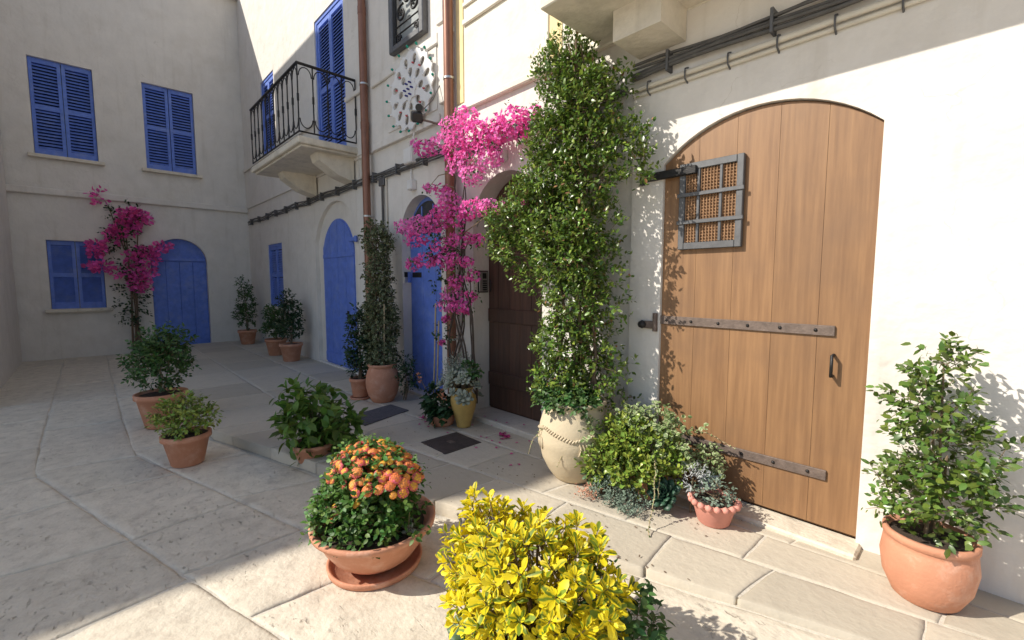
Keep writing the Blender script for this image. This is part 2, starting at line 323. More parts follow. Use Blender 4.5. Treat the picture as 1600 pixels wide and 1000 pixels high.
# ---- leaves: vectorised
def T_ovate(w=.5, fold=.18, droop=.12, mid=.42):
    v = np.array([(0, 0, 0), (-w*.42, mid*.55, fold*w*.42), (0, mid*.55, 0), (w*.42, mid*.55, fold*w*.42),
                  (-w*.46, mid+.18, fold*w*.46-droop*.35), (0, mid+.18, -droop*.35), (w*.46, mid+.18, fold*w*.46-droop*.35),
                  (0, 1, -droop)], float)
    uv = np.array([(.5, 0), (0, .3), (.5, .3), (1, .3), (0, .6), (.5, .6), (1, .6), (.5, 1)])
    f = [(0, 2, 1), (0, 3, 2), (1, 2, 5, 4), (2, 3, 6, 5), (4, 5, 7), (5, 6, 7)]
    return v, uv, f
def T_obovate(w=.5, fold=.2, droop=.1):
    st = [(.28, .26, 0), (.58, .5, -.25), (.86, .36, -.7)]; v = [(0, 0, 0)]; uv = [(.5, 0)]
    for y, k, dz in st:
        for sx in (-1, 0, 1): v.append((sx*w*k, y, abs(sx)*fold*w*k+dz*droop)); uv.append((.5+.5*sx, y))
    v.append((0, 1, -droop)); uv.append((.5, 1))
    f = [(0, 2, 1), (0, 3, 2), (1, 2, 5, 4), (2, 3, 6, 5), (4, 5, 8, 7), (5, 6, 9, 8), (7, 8, 10), (8, 9, 10)]
    return np.array(v, float), np.array(uv, float), f
def T_spoon(w=.45):
    v = np.array([(0, 0, 0), (-w*.18, .35, .02), (w*.18, .35, .02), (-w*.5, .72, .05), (0, .68, -.02), (w*.5, .72, .05), (-w*.3, .95, .09), (w*.3, .95, .09), (0, 1.03, .12)], float)
    uv = np.array([(.5, 0), (.2, .3), (.8, .3), (0, .7), (.5, .7), (1, .7), (.1, .95), (.9, .95), (.5, 1)])
    f = [(0, 2, 4), (0, 4, 1), (1, 4, 3), (2, 5, 4), (3, 4, 6), (4, 5, 7), (4, 7, 8), (4, 8, 6)]
    return v, uv, f
def T_needle(w=.16):
    v = np.array([(-w/2, 0, 0), (w/2, 0, 0), (w*.5, .6, .02), (-w*.5, .6, .02), (0, 1, 0), (0, .3, w*.6)], float)
    uv = np.array([(0, 0), (1, 0), (1, .6), (0, .6), (.5, 1), (.5, .3)])
    f = [(0, 1, 5), (1, 2, 5), (2, 3, 5), (3, 0, 5), (3, 2, 4)]
    return v, uv, f
def unit(a): return a/np.maximum(np.linalg.norm(a, axis=-1, keepdims=True), 1e-9)
def frames(d, up):
    d = unit(d); x = np.cross(d, up); bad = np.linalg.norm(x, axis=1) < 1e-4; x[bad] = np.cross(d[bad], (1, .1, .3)); x = unit(x); n = np.cross(x, d)
    return x, d, n
def leaf_mesh(name, P, D, U, L, T, W=None):
    P = np.asarray(P, float); x, d, n = frames(np.asarray(D, float), np.asarray(U, float)); L = np.broadcast_to(np.asarray(L, float), (len(P),))
    W = L if W is None else np.broadcast_to(W, (len(P),))
    tv, tuv, tf = T
    V = P[:, None, :]+(x[:, None, :]*tv[None, :, 0:1]*W[:, None, None]+d[:, None, :]*tv[None, :, 1:2]*L[:, None, None]+n[:, None, :]*tv[None, :, 2:3]*L[:, None, None])
    nv = len(tv); N = len(P); me = bpy.data.meshes.new(name)
    loops = np.concatenate([np.array(f) for f in tf]); sizes = np.array([len(f) for f in tf]); nl = len(loops)
    AL = (loops[None, :]+np.arange(N)[:, None]*nv).ravel(); starts = np.concatenate([[0], np.cumsum(sizes)[:-1]])
    AS = (starts[None, :]+np.arange(N)[:, None]*nl).ravel()
    me.vertices.add(N*nv); me.vertices.foreach_set('co', V.ravel())
    me.loops.add(N*nl); me.loops.foreach_set('vertex_index', AL.astype(np.int32))
    me.polygons.add(N*len(tf)); me.polygons.foreach_set('loop_start', AS.astype(np.int32))
    me.polygons.foreach_set('use_smooth', np.ones(N*len(tf), bool))
    me.update(calc_edges=True); me.validate()
    u = me.uv_layers.new(name='UVMap'); u.data.foreach_set('uv', np.tile(tuv[loops], (N, 1)).ravel())
    return me
def leaves(name, P, D, U, L, T, m, parent, kind='stuff', W=None):
    me = leaf_mesh(name, P, D, U, L, T, W); me.materials.append(M[m]); o = link(name, me, parent)
    if kind: o['kind'] = kind
    return o
def rdir(n): return unit(rng.normal(size=(n, 3)))
def blob_points(blobs, n, shell=.55, ry=None, jit=.12):
    """points in a union of ellipsoids (x,y,z,r_horizontal,r_vertical), mostly near their skins; returns points and outward directions"""
    b = np.array(blobs); vol = b[:, 3]**2*b[:, 4]; k = rng.choice(len(b), n, p=vol**.75/np.sum(vol**.75))
    d = rdir(n); r = (shell**3+(1-shell**3)*rng.random(n))**(1/3)*np.minimum(1.3, 1+jit*rng.normal(size=n)*(rng.random(n) < .35))
    rad = np.stack([b[k, 3], (b[k, 3]*.85 if ry is None else np.minimum(b[k, 3], ry)), b[k, 4]], 1)
    return b[k, :3]+d*rad*r[:, None], d
def sprigs(P, D, per=7, length=.13, spread=.75):
    """leaf positions, directions and normals for twigs starting at P along D"""
    n = len(P); D = unit(D); x, d, nn = frames(D, np.tile((.13, .2, 1.), (n, 1)))
    t = (np.arange(per)+.5)/per
    ang = np.arange(per)*2.4
    pos = P[:, None, :]+d[:, None, :]*(t[None, :, None]*length)+rng.normal(size=(n, per, 3))*.008
    side = x[:, None, :]*np.cos(ang)[None, :, None]+nn[:, None, :]*np.sin(ang)[None, :, None]
    dd = d[:, None, :]*(.35+.5*t[None, :, None])+side*spread+rng.normal(size=(n, per, 3))*.25
    up = d[:, None, :]*.8+np.array((-.25, -.35, .9))+rng.normal(size=(n, per, 3))*.35
    return pos.reshape(-1, 3), unit(dd.reshape(-1, 3)), up.reshape(-1, 3)
def twig_lines(name, P, D, length, r, m, parent):
    b = MB()
    for p, d in zip(P, unit(D)):
        p = Vector(p); d = Vector(d); b.tube([p-d*.05, p+d*length*.5, p+d*length], [r, r*.8, r*.4], 4, False)
    o = b.build(name, m, parent, recalc=False); o['kind'] = 'stuff'; return o

# ================================================================== THE SETTING
def kerb_y(x): return max(-2.45, min(-.62, -1.13+.289*(x+1.17)))
def street_z(x): return -.10+.07*min(1, max(0, (x+2.9)/2.2))
# the ground: one sheet
g = MB(); xs = [-60, -20, -14, -10, -6, -4, -3, -2.5, -2, -1.5, -1, -.5, 0, 1, 4, 60]
for i in range(len(xs)-1):
    za, zb = street_z(xs[i])-.009, street_z(xs[i+1])-.009
    g.add([(xs[i], -60, za), (xs[i+1], -60, zb), (xs[i+1], 60, zb), (xs[i], 60, za)], [(0, 1, 2, 3)])
street = g.build('street', 'mortar'); tag(street, kind='structure')
def rnd2(ix, iy, k=0):
    r = random.Random(ix*7919+iy*104729+k*13); return r.uniform(-1, 1)
def fbm(x, y, s=1.):
    return (math.sin(x*5.1*s+1.3*math.sin(y*3.7*s))*.5+math.sin(y*6.3*s+1.7*math.sin(x*4.9*s+.6))*.5+.5*math.sin(x*13.7*s+2*math.sin(y*9.1*s))*math.sin(y*12.3*s+1.1))
def slab(name, quad, ztop, thick, m, parent, nd=6, relief=.003, bev=.012, seed=0):
    """one paving stone: four corners, rounded uneven rim, uneven top"""
    q = [Vector(p) for p in quad]; b = MB(); vs = []; r = random.Random(seed); ph = r.uniform(0, 30); tilt = (r.uniform(-1, 1)*.003, r.uniform(-1, 1)*.003)
    c = sum(q, Vector((0, 0)))/4
    gr = [0, .025]+[.08+.84*i/(nd-4) for i in range(nd-3)]+[.975, 1]
    for i in range(nd+1):
        for j in range(nd+1):
            u, v = gr[i], gr[j]
            p = (q[0]*(1-u)+q[1]*u)*(1-v)+(q[3]*(1-u)+q[2]*u)*v
            e = min(u, 1-u, v, 1-v)
            if e == 0: 
                p = p+Vector((fbm(p.x*1.9+ph, p.y*1.7), fbm(p.y*1.6, p.x*1.8+ph)))*.006
            z = ztop(p.x)+fbm(p.x*1.1+ph, p.y*1.1)*relief+tilt[0]*(p.x-c.x)+tilt[1]*(p.y-c.y)-(bev*.7 if e == 0 else 0)
            vs.append((p.x, p.y, z))
    fs = [[i*(nd+1)+j, (i+1)*(nd+1)+j, (i+1)*(nd+1)+j+1, i*(nd+1)+j+1] for i in range(nd) for j in range(nd)]
    rim = [i*(nd+1) for i in range(nd+1)]+[nd*(nd+1)+j for j in range(1, nd+1)]+[i*(nd+1)+nd for i in range(nd-1, -1, -1)]+[j for j in range(nd-1, 0, -1)]
    k = len(vs); vs += [(vs[i][0], vs[i][1], vs[i][2]-thick) for i in rim]
    n = len(rim); fs += [[rim[i], rim[(i+1) % n], k+(i+1) % n, k+i] for i in range(n)]
    b.add(vs, fs, True); o = b.build(name, m, parent)
    return o
# raised pavement: mortar bed with its kerb face, then stones
p = MB(); xs = [-14+.5*i for i in range(33)]
top = [(x, kerb_y(x)+.03) for x in xs]
vs = [(x, 0.4, -.006) for x in xs]+[(x, y, -.006) for x, y in top]+[(x, y, -.30) for x, y in top]; n = len(xs)
p.add(vs, [[i, i+1, n+i+1, n+i] for i in range(n-1)]+[[n+i, n+i+1, 2*n+i+1, 2*n+i] for i in range(n-1)])
pavement = p.build('pavement', 'mortar'); tag(pavement, kind='structure')
rows = [-.02, .27, .62, 1.0]
def pav(x, v): return Vector((x, -.0+v*kerb_y(x)))
for ri in range(3):
    rr = random.Random(ri*31+5); x = -14+rr.uniform(0, .3); k = 0
    while x < 1.6:
        wd = rr.uniform(.36, .84) if x > -7 else rr.uniform(.7, 1.2)
        a, b_ = x+.007, x+wd-.007
        j = lambda s: rr.uniform(-.035, .035)*s
        v0, v1 = rows[ri], rows[ri+1]
        g_ = .006
        js = lambda q: random.Random(ri*1000+q).uniform(-.05, .05)          # the joint between two neighbours leans, its width stays
        quad = [pav(a+js(k)+j(.12), v1-g_), pav(b_+js(k+1)+j(.12), v1-g_), pav(b_-js(k+1)+j(.12), v0+g_), pav(a-js(k)+j(.12), v0+g_)]
        slab('paving_stone', quad, lambda x: 0., .012 if ri < 2 else .10, 'slab', pavement, 9, .0022, .006, ri*100+k)
        x += wd; k += 1
# street stones in front of the kerb: bigger, rough-hewn
yb = [0, .62, 1.30, 2.1, 3.0]
for ri in range(4):
    rr = random.Random(ri*57+9); x = -14+rr.uniform(0, .5); k = 0
    while x < 2.2:
        wd = rr.uniform(.65, 1.15) if x > -7 else rr.uniform(1., 1.6)
        def sp(xx, t): return Vector((xx, kerb_y(xx)-.012-t))
        a, b_ = x+.007, x+wd-.007; j = lambda s: rr.uniform(-.04, .04)*s
        js = lambda q: random.Random(5000+ri*1000+q).uniform(-.07, .07)
        quad = [sp(a+js(k)+j(.1), yb[ri+1]-.006), sp(b_+js(k+1)+j(.1), yb[ri+1]-.006), sp(b_-js(k+1)+j(.1), yb[ri]+.006), sp(a-js(k)+j(.1), yb[ri]+.006)]
        near = -3.4 < x < .8 and ri < 3
        slab('rough_stone', quad, street_z, .06, 'rough_stone', street, 28 if near else 9, .006 if near else .004, .010, 900+ri*100+k)
        x += wd; k += 1

# ================================================================== HOUSES
def wall_part(name, x0, x1, z0, z1, y0, y1, holes, m, parent):
    return MB().prism([(x0, z0), (x1, z0), (x1, z1), (x0, z1)], y0, y1, holes).build(name, m, parent)
ZS = 3.56      # string course level
HT = 9.6
# ---------------- house A: X -14 .. -6.62
hA = thing('house', (-10.3, 2, 0), 'pale plaster house with iron balcony and blue door in a shallow arched recess', 'house', None)
hole1 = arch(-9.12, -7.16, 2.38, .66, z0=.03)
holeA2 = [(-12.3, 1.0), (-11.2, 1.0), (-11.2, 2.5), (-12.3, 2.5)]
wall_part('lower_wall', -14, -6.62, -.25, ZS, 0, .45, [hole1, holeA2], 'plaster', hA)
wA = [(-8.72, 3.78), (-7.46, 3.78), (-7.46, 6.3), (-8.72, 6.3)]
wA2 = [(-12.2, 4.6), (-11.2, 4.6), (-11.2, 6.3), (-12.2, 6.3)]
wall_part('upper_wall', -14, -6.622, ZS, HT, -.03, .45, [wA, wA2], 'plaster', hA)
for a_, b_ in ((-7.42, -6.66), (-11.05, -8.76), (-13.99, -12.35)): MB().box(a_, b_, -.075, -.0305, 4.52, 4.60, .01).build('string_course', 'plaster', hA)
MB().box(-7.44, -6.66, -.048, -.03, 3.60, 4.0, .006).build('raised_panel', 'plaster', hA)
MB().box(-14, -6.64, .45, 6, -.25, HT, 0).build('back_wall', 'plaster', hA)
inner = wall_part('recess_panel', -9.3, -7.0, .0, 3.2, .07, .09, [arch(-8.86, -7.50, 2.14, .60, z0=.03)], 'plaster', hA)
def blue_arched_door(parent, x0, x1, zs, rise, y, z0, hinge_x, panels=3, lock=True):
    d = MB().prism(arch(x0, x1, zs, rise, z0=z0), y, y+.05).build('door', 'blue_paint', parent)
    n = panels; wd = (x1-x0)
    for i in range(n):
        a, b = x0+wd*i/n, x0+wd*(i+1)/n
        plank('board', a, b, y-.014, y, z0+.03, lambda x: arch_top(min(max(x, x0+.03), x1-.03), x0, x1, zs, rise)-.03, 'blue_paint', d, .005)
    MB().box(x0+.02, x1-.02, y-.03, y-.0145, zs-.10, zs-.03, .006).build('rail', 'blue_paint', d)
    MB().box(x0+.02, x1-.02, y-.03, y-.0145, z0+.04, z0+.22, .006).build('rail', 'blue_paint', d)
    return d
dA = blue_arched_door(hA, -8.86, -7.50, 2.14, .60, .06, .03, -7.5, 4)
for z in (2.32, 1.06):
    MB().box(-7.62, -7.38, .012, .044, z-.035, z+.035, .012).tube([(-7.36, .028, z-.05), (-7.36, .028, z+.05)], .028, 10).build('hinge_strap', 'blue_paint', dA)
MB().box(-7.80, -7.74, .025, .044, .93, 1.08, .004).tube([(-7.77, .03, 1.03), (-7.77, -.01, 1.03)], .012, 8).build('lock_plate', 'iron', dA)
# balcony of house A: runs left from X -7.03
bal = MB().box(-9.6, -7.03, -.95, -.03, 3.63, 3.73, .012).build('balcony', 'plaster_old', hA)
MB().box(-9.55, -7.07, -.90, -.031, 3.595, 3.629, .01).build('slab_moulding', 'plaster_old', bal)
for xx in (-7.35, -9.0):
    MB().prism([(-.62, 3.594), (-.03, 3.594), (-.03, 3.22), (-.30, 3.30), (-.58, 3.48)], xx-.17, xx+.13, axis='x').build('corbel', 'plaster_old', bal)
def rail_panel(parent, pa, pb, z0, z1, n):
    """iron railing between two posts: rails, bars with scroll ends; one object per bar"""
    pa, pb = Vector(pa), Vector(pb)
    MB().tube([pa+Vector((0, 0, z1)), pb+Vector((0, 0, z1))], .022, 8).build('hand_rail', 'iron', parent)
    MB().tube([pa+Vector((0, 0, z0)), pb+Vector((0, 0, z0))], .014, 6).build('bottom_rail', 'iron', parent)
    d = (pb-pa)/n
    for i in range(n+1):
        q = pa+d*i; b = MB().tube([q+Vector((0, 0, z0)), q+Vector((0, 0, z1))], .011, 6)
        b.tube([q+Vector((0, 0, (z0+z1)/2-.05)), q+Vector((0, 0, (z0+z1)/2+.05))], .018, 6)
        if i < n:
            u = d; pts = []
            for k in range(9):
                a = math.pi*k/8; pts.append(q+u*(.5-.42*math.cos(a))+Vector((0, 0, z1-.17+.13*math.sin(a))))
            b.tube(pts, .008, 5)
            pts = [Vector((v.x, v.y, z0+(z1-v.z)+.02)) for v in pts]; b.tube(pts, .008, 5)
        b.build('baluster', 'iron', parent)
rail_panel(bal, (-7.06, -.92, 0), (-7.06, -.05, 0), 3.80, 4.76, 4)
rail_panel(bal, (-9.57, -.92, 0), (-7.06, -.92, 0), 3.80, 4.76, 11)
def blue_window(parent, x0, x1, z0, z1, y=.0, leaves_=2, glass=False):
    wn = MB().box(x0, x1, y+.13, y+.15, z0, z1, 0).build('window', 'glass_dark', parent)
    fr = MB(); t = .06
    for a, b, c, d in ((x0, x0+t, z0, z1), (x1-t, x1, z0, z1), (x0+t, x1-t, z1-t, z1), (x0+t, x1-t, z0, z0+t)): fr.box(a, b, y+.02, y+.12, c, d, .004)
    fr.build('frame', 'blue_paint', wn)
    wd = (x1-x0-2*t)/leaves_
    for i in range(leaves_):
        a = x0+t+wd*i+.004; b = a+wd-.008; s = MB(); st = .055
        for p0, p1, c, d in ((a, a+st, z0+t, z1-t), (b-st, b, z0+t, z1-t), (a+st, b-st, z1-t-.08, z1-t), (a+st, b-st, z0+t, z0+t+.12), (a+st, b-st, (z0+z1)/2-.04, (z0+z1)/2+.04)):
            s.box(p0, p1, y+.035, y+.075, c, d, .003)
        s.build('shutter', 'blue_paint', wn)
        sl_ = MB()
        for lo, hi in ((z0+t+.13, (z0+z1)/2-.05), ((z0+z1)/2+.05, z1-t-.09)):
            m = int((hi-lo)/.055)
            for q in range(m):
                z = lo+(hi-lo)*(q+.5)/m
                sl_.add([(a+st, y+.04, z-.03), (b-st, y+.04, z-.03), (b-st, y+.072, z+.022), (a+st, y+.072, z+.022), (a+st, y+.046, z-.034), (b-st, y+.046, z-.034), (b-st, y+.078, z+.018), (a+st, y+.078, z+.018)],
                        [(0, 1, 2, 3), (7, 6, 5, 4), (0, 4, 5, 1)])
        o = sl_.build('louvres', 'blue_paint', wn); o['kind'] = 'stuff'
    return wn
blue_window(hA, -8.72, -7.46, 3.78, 6.3, -.03)
blue_window(hA, -12.2, -11.2, 4.6, 6.3, -.03)
w_ = blue_window(hA, -12.3, -11.2, 1.0, 2.5, 0)
MB().box(-12.42, -11.08, -.10, .02, .92, .998, .01).build('sill', 'plaster_old', hA)
MB().box(-12.32, -11.08, -.12, -.0302, 4.48, 4.519, .01).build('sill', 'plaster_old', hA)

# ---------------- house B: X -6.62 .. -4.42 (blue door, grilled window, ornament)
hB = thing('house', (-5.5, 2, 0), 'pale plaster house with narrow blue door in deep round arch and scrolled iron window', 'house')
wall_part('lower_wall', -6.618, -4.42, -.25, ZS, .002, .45, [arch(-5.80, -4.82, 2.27, .489, z0=.03)], 'plaster', hB)
wB = [(-5.74, 4.78), (-5.07, 4.78), (-5.07, 6.4), (-5.74, 6.4)]
wall_part('upper_wall', -6.62, -4.42, ZS+.001, HT-.3, -.032, .45, [wB], 'plaster', hB)
MB().box(-6.6, -4.44, .45, 6, -.25, HT-.3, 0).build('back_wall', 'plaster', hB)
MB().box(-6.5, -4.74, -.070, -.0325, 4.47, 4.60, .012).build('string_course', 'plaster', hB)
MB().box(-6.03, -4.80, -.046, -.0325, 3.72, 4.469, .005).build('raised_panel', 'plaster', hB)
MB().box(-6.62+.1, -4.74, -.055, -.033, 3.562, 3.66, .006).build('base_band', 'plaster', hB)
MB().box(-4.72, -4.58, -.075, -.0325, 3.75, 4.64, .008).build('pilaster', 'plaster', hB)
MB().box(-4.74, -4.60, -.085, -.0325, 4.66, 7.5, .008).build('pilaster', 'plaster', hB)
MB().box(-4.575, -4.43, -.060, -.0325, 4.49, 4.56, .008).build('string_course', 'plaster', hB)
# iron window
wn = MB().box(-5.74, -5.07, .08, .10, 4.78, 6.4, 0).build('window', 'glass_dark', hB)
fr = MB()
for a, b, c, d in ((-5.83, -5.735, 4.69, 6.45), (-5.075, -4.98, 4.69, 6.45), (-5.734, -5.076, 4.69, 4.775)): fr.box(a, b, -.12, -.0325, c, d, .012)
fr.build('frame', 'iron_grey', wn)
MB().box(-5.735, -5.075, .0, .012, 4.80, 6.38, 0).build('pane', 'pane_pale', wn)
def spiral(cx, cz, r0, turns, s=1, a0=0., n=26):
    return [(cx+s*r0*(1-.82*i/n)*math.cos(a0+turns*2*math.pi*i/n), cz+r0*(1-.82*i/n)*math.sin(a0+turns*2*math.pi*i/n)) for i in range(n+1)]
YG = -.075
for z in (4.90, 5.00, 5.72):
    MB().tube([(-5.735, YG, z), (-5.075, YG, z)], .011, 6).build('grille_bar', 'iron', wn)
for x in (-5.715, -5.095):
    MB().tube([(x, YG, 4.775), (x, YG, 6.45)], .012, 6).build('grille_bar', 'iron', wn)
for cx, cz, r, s, a0 in ((-5.55, 5.14, .115, 1, 1.2), (-5.25, 5.16, .125, -1, .8), (-5.55, 5.42, .10, 1, 4.2), (-5.25, 5.45, .12, -1, 4.0), (-5.40, 5.60, .09, 1, 2), (-5.55, 5.86, .12, 1, 1), (-5.25, 5.86, .12, -1, 1),
                         (-5.62, 4.84, .05, 1, 0), (-5.18, 4.84, .05, -1, 0), (-5.40, 5.30, .075, 1, 3.0)):
    pts = [(a, YG, b) for a, b in spiral(cx, cz, r, 1.4, s, a0)]
    MB().tube(pts, [.017-.006*i/26 for i in range(27)], 6).build('scroll', 'iron', wn)
for cx, cz in ((-5.55, 5.14), (-5.25, 5.16), (-5.25, 5.45)):
    b = MB()
    for q in range(5):
        a = 2*math.pi*q/5; b.lathe([(0, -.02), (.022, 0), (0, .02)], (cx+.028*math.cos(a), YG-.008, cz+.028*math.sin(a)), 6)
    b.build('rosette', 'iron', wn)
# door B
dB = MB().box(-5.80, -4.82, .15, .20, .03, 2.76, 0).build('door', 'blue_paint', hB)
MB().box(-5.798, -4.822, .128, .1495, 2.15, 2.23, .006).build('transom', 'blue_paint', dB)
for i in range(3):
    a = -5.795+.325*i; MB().box(a+.004, a+.321, .135, .1495, .06, 2.145, .004).build('board', 'blue_paint', dB)
MB().prism(arch(-5.74, -4.88, 2.27, .428, z0=2.26), .13, .1495).build('fanlight', 'glass_dark', dB)
for x in (-5.45, -5.17): MB().box(x-.012, x+.012, .118, .1295, 2.235, 2.64, .003).build('glazing_bar', 'blue_paint', dB)
MB().box(-5.73, -5.50, .122, .1345, 1.66, 1.73, .006).build('letter_plate', 'iron', dB)
MB().box(-5.80, -4.82, -.02, .149, -.02, .029, .01).build('threshold', 'slab', hB)

# ---------------- house C: X -4.42 .. -2.045 (dark brown arched door)
hC = thing('house', (-3.2, 2, 0), 'cream plaster house with dark brown door in round arch and ochre strip above', 'house')
wall_part('lower_wall', -4.418, -2.047, -.25, ZS, .001, .5, [arch(-4.16, -3.06, 2.23, .549, z0=.02)], 'plaster', hC)
wall_part('upper_wall', -4.418, -2.047, ZS+.001, HT-.6, -.028, .5, [], 'plaster_cream', hC)
MB().box(-4.4, -2.06, .5, 6, -.25, HT-.6, 0).build('back_wall', 'plaster_cream', hC)
MB().box(-4.416, -2.049, -.062, -.0285, ZS+.0, 3.63, .012).build('string_course', 'plaster_cream', hC)
MB().box(-4.40, -4.27, -.040, -.0285, 3.66, 9, .004).build('ochre_strip', 'ochre', hC)
MB().box(-4.265, -2.049, -.060, -.0285, 4.48, 4.545, .012).build('string_course', 'plaster_cream', hC)
MB().box(-4.265, -2.049, -.052, -.0285, 4.68, 4.73, .01).build('string_course', 'plaster_cream', hC)
MB().box(-3.02, -2.96, -.05, -.0285, 3.66, 4.47, .005).build('ochre_pilaster', 'plaster_cream', hC)
MB().box(-2.955, -2.80, -.036, -.0285, 3.66, 4.47, .003).build('ochre_strip', 'ochre', hC)
dC = MB().prism(arch(-4.16, -3.06, 2.23, .549, z0=.02), .25, .30).build('door', 'dark_wood', hC)
for i in range(6):
    a = -4.15+.18*i; plank('plank', a, a+.18, .228, .2495, .07, lambda x: arch_top(min(max(x, -4.12), -3.10), -4.16, -3.06, 2.23, .549)-.03, 'brown_wood', dC, .003)
for z in (.35, 1.12, 2.02): MB().box(-4.14, -3.08, .205, .2275, z, z+.16, .006).build('rail', 'brown_wood', dC)
MB().tube([(-3.25, .2, 1.05), (-3.25, .15, 1.05)], .025, 10).build('knob', 'iron', dC)
st = MB().box(-4.20, -2.92, -.13, .249, -.10, .055, .014).build('doorstep', 'mortar', hC)
# ---------------- house D: X -2.045 .. 3.2 (honey coloured studded door, balcony)
hD = thing('house', (.5, 2, 0), 'white plaster house with honey brown wooden door under a stone balcony', 'house')
A4 = (-1.77, -.45, 2.50, .267)
wall_part('lower_wall', -2.045, 3.2, -.25, ZS, -.024, .45, [arch(*A4, z0=-.01)], 'plaster', hD)
wall_part('upper_wall', -2.045, 3.2, ZS+.001, HT, -.03, .45, [[(-1.6, 3.9), (-.5, 3.9), (-.5, 6.2), (-1.6, 6.2)]], 'plaster_cream', hD)
MB().box(-2.04, 3.2, .45, 6, -.25, HT, 0).build('back_wall', 'plaster_cream', hD)
blue_window(hD, -1.6, -.5, 3.9, 6.2, -.03)
dD = MB().prism(arch(*A4, z0=.03), .03, .08).build('door', 'honey_wood', hD)
for i in range(5):
    a = A4[0]+.264*i; plank('plank', a, a+.264, .004, .0295, .05, lambda x: arch_top(min(max(x, A4[0]+.01), A4[1]-.01), *A4)-.012, 'honey_wood', dD, .0010)
# straps, pintles
for z, mm in ((1.265, 'strap_iron'), (.35, 'strap_iron')):
    MB().box(-1.80, -.62, -.012, .0035, z, z+.065, .003).build('strap', mm, dD)
    for k in range(6): MB().lathe([(0, 0), (.012, .0), (.009, .006), (0, .009)], (0, 0, 0), 8).build('stud', 'iron', dD, Matrix.Translation((-1.72+.2*k, -.012, z+.033)) @ Matrix.Rotation(R(90), 4, 'X'))
    MB().box(-1.90, -1.80, -.055, -.0245, z-.04, z+.02, .006).tube([(-1.80, -.04, z-.06), (-1.80, -.04, z+.085)], .02, 10).build('pintle', 'strap_iron', dD)
    MB().lathe([(0, -.035), (.03, -.02), (.036, 0), (.03, .02), (0, .035)], (-1.905, -.055, z-.01), 10).build('pintle_knob', 'iron', dD)
MB().box(-1.93, -1.50, -.060, -.0245, 2.385, 2.445, .006).tube([(-1.93, -.06, 2.36), (-1.93, -.06, 2.46)], .02, 8).build('top_hinge_bar', 'iron', dD)
# grille in the door
gx0, gx1, gz0, gz1 = -1.635, -1.18, 1.84, 2.47
MB().box(gx0+.03, gx1-.03, -.006, .0035, gz0+.03, gz1-.03, 0).build('grille_back', 'wicker', dD)
fr = MB()
for a, b, c, d in ((gx0, gx0+.045, gz0, gz1), (gx1-.045, gx1, gz0, gz1), (gx0+.0455, gx1-.0455, gz1-.05, gz1), (gx0+.0455, gx1-.0455, gz0, gz0+.05)): fr.box(a, b, -.035, .0035, c, d, .004)
fr.build('grille_frame', 'iron_grey', dD)
for z in (2.04, 2.24): MB().box(gx0-.01, gx1+.01, -.045, -.0355, z-.014, z+.014, .003).build('grille_bar', 'iron_grey', dD)
for x in (-1.49, -1.33): MB().box(x-.01, x+.01, -.034, -.012, gz0+.05, gz1-.05, .003).build('grille_bar', 'iron_grey', dD)
ms = MB()
for i in range(24):
    z = gz0+.06+(gz1-gz0-.12)*i/23; ms.tube([(gx0+.04, -.012, z), (gx1-.04, -.012, z)], .0045, 4, False)
for i in range(17):
    x = gx0+.05+(gx1-gx0-.1)*i/16; ms.tube([(x, -.018, gz0+.04), (x, -.018, gz1-.04)], .0045, 4, False)
o = ms.build('wire_mesh', 'wicker', dD); o['kind'] = 'stuff'
MB().tube([(-.62, 0, 1.15), (-.62, -.05, 1.15), (-.62, -.05, 1.02), (-.62, 0, 1.02)], .01, 6).build('handle', 'iron', dD)
MB().box(-1.80, -.42, -.20, .029, -.10, .028, .012).build('doorstep', 'rough_stone', hD)
# balcony over the door
bD = MB().box(-2.36, 1.2, -.80, -.031, 3.57, 3.74, .008).build('balcony', 'plaster_old', hD)
for x in (-2.0, .10):
    MB().prism([(-.40, 3.569), (-.031, 3.569), (-.031, 3.35), (-.40, 3.35)], x, x+.38, axis='x').build('corbel', 'plaster_old', bD)
rail_panel(bD, (-2.33, -.77, 0), (1.17, -.77, 0), 3.80, 4.75, 14)
rail_panel(bD, (-2.33, -.77, 0), (-2.33, -.06, 0), 3.80, 4.75, 3)

# ---------------- the house that closes the lane, and the one across it
hE = thing('house', (-16, -2, 0), 'shaded white house closing the lane, blue arched door and blue shutters', 'house')
def xwall(name, y0, y1, z0, z1, xf, xb, holes, m, parent):
    return MB().prism([(y0, z0), (y1, z0), (y1, z1), (y0, z1)], xf, xb, holes, axis='x').build(name, m, parent)
holesE = [arch(-2.15, -1.0, 2.1, .57, z0=-.05), [(-3.9, 1.0), (-3.0, 1.0), (-3.0, 2.5), (-3.9, 2.5)], [(-2.1, 4.3), (-1.1, 4.3), (-1.1, 6.3), (-2.1, 6.3)], [(-3.95, 4.3), (-2.95, 4.3), (-2.95, 6.3), (-3.95, 6.3)]]
xwall('front_wall', -9, .5, -.25, 9.3, -14.0, -14.4, holesE, 'plaster', hE)
MB().box(-20, -14.41, -9, .5, -.25, 9.3, 0).build('back_wall', 'plaster', hE)
MB().box(-13.999, -13.93, -8.9, .0, 3.45, 3.60, .02).build('string_course', 'plaster', hE)
MB().box(-13.999, -13.80, -9, -.02, 8.9, 9.1, .03).build('cornice', 'plaster', hE)
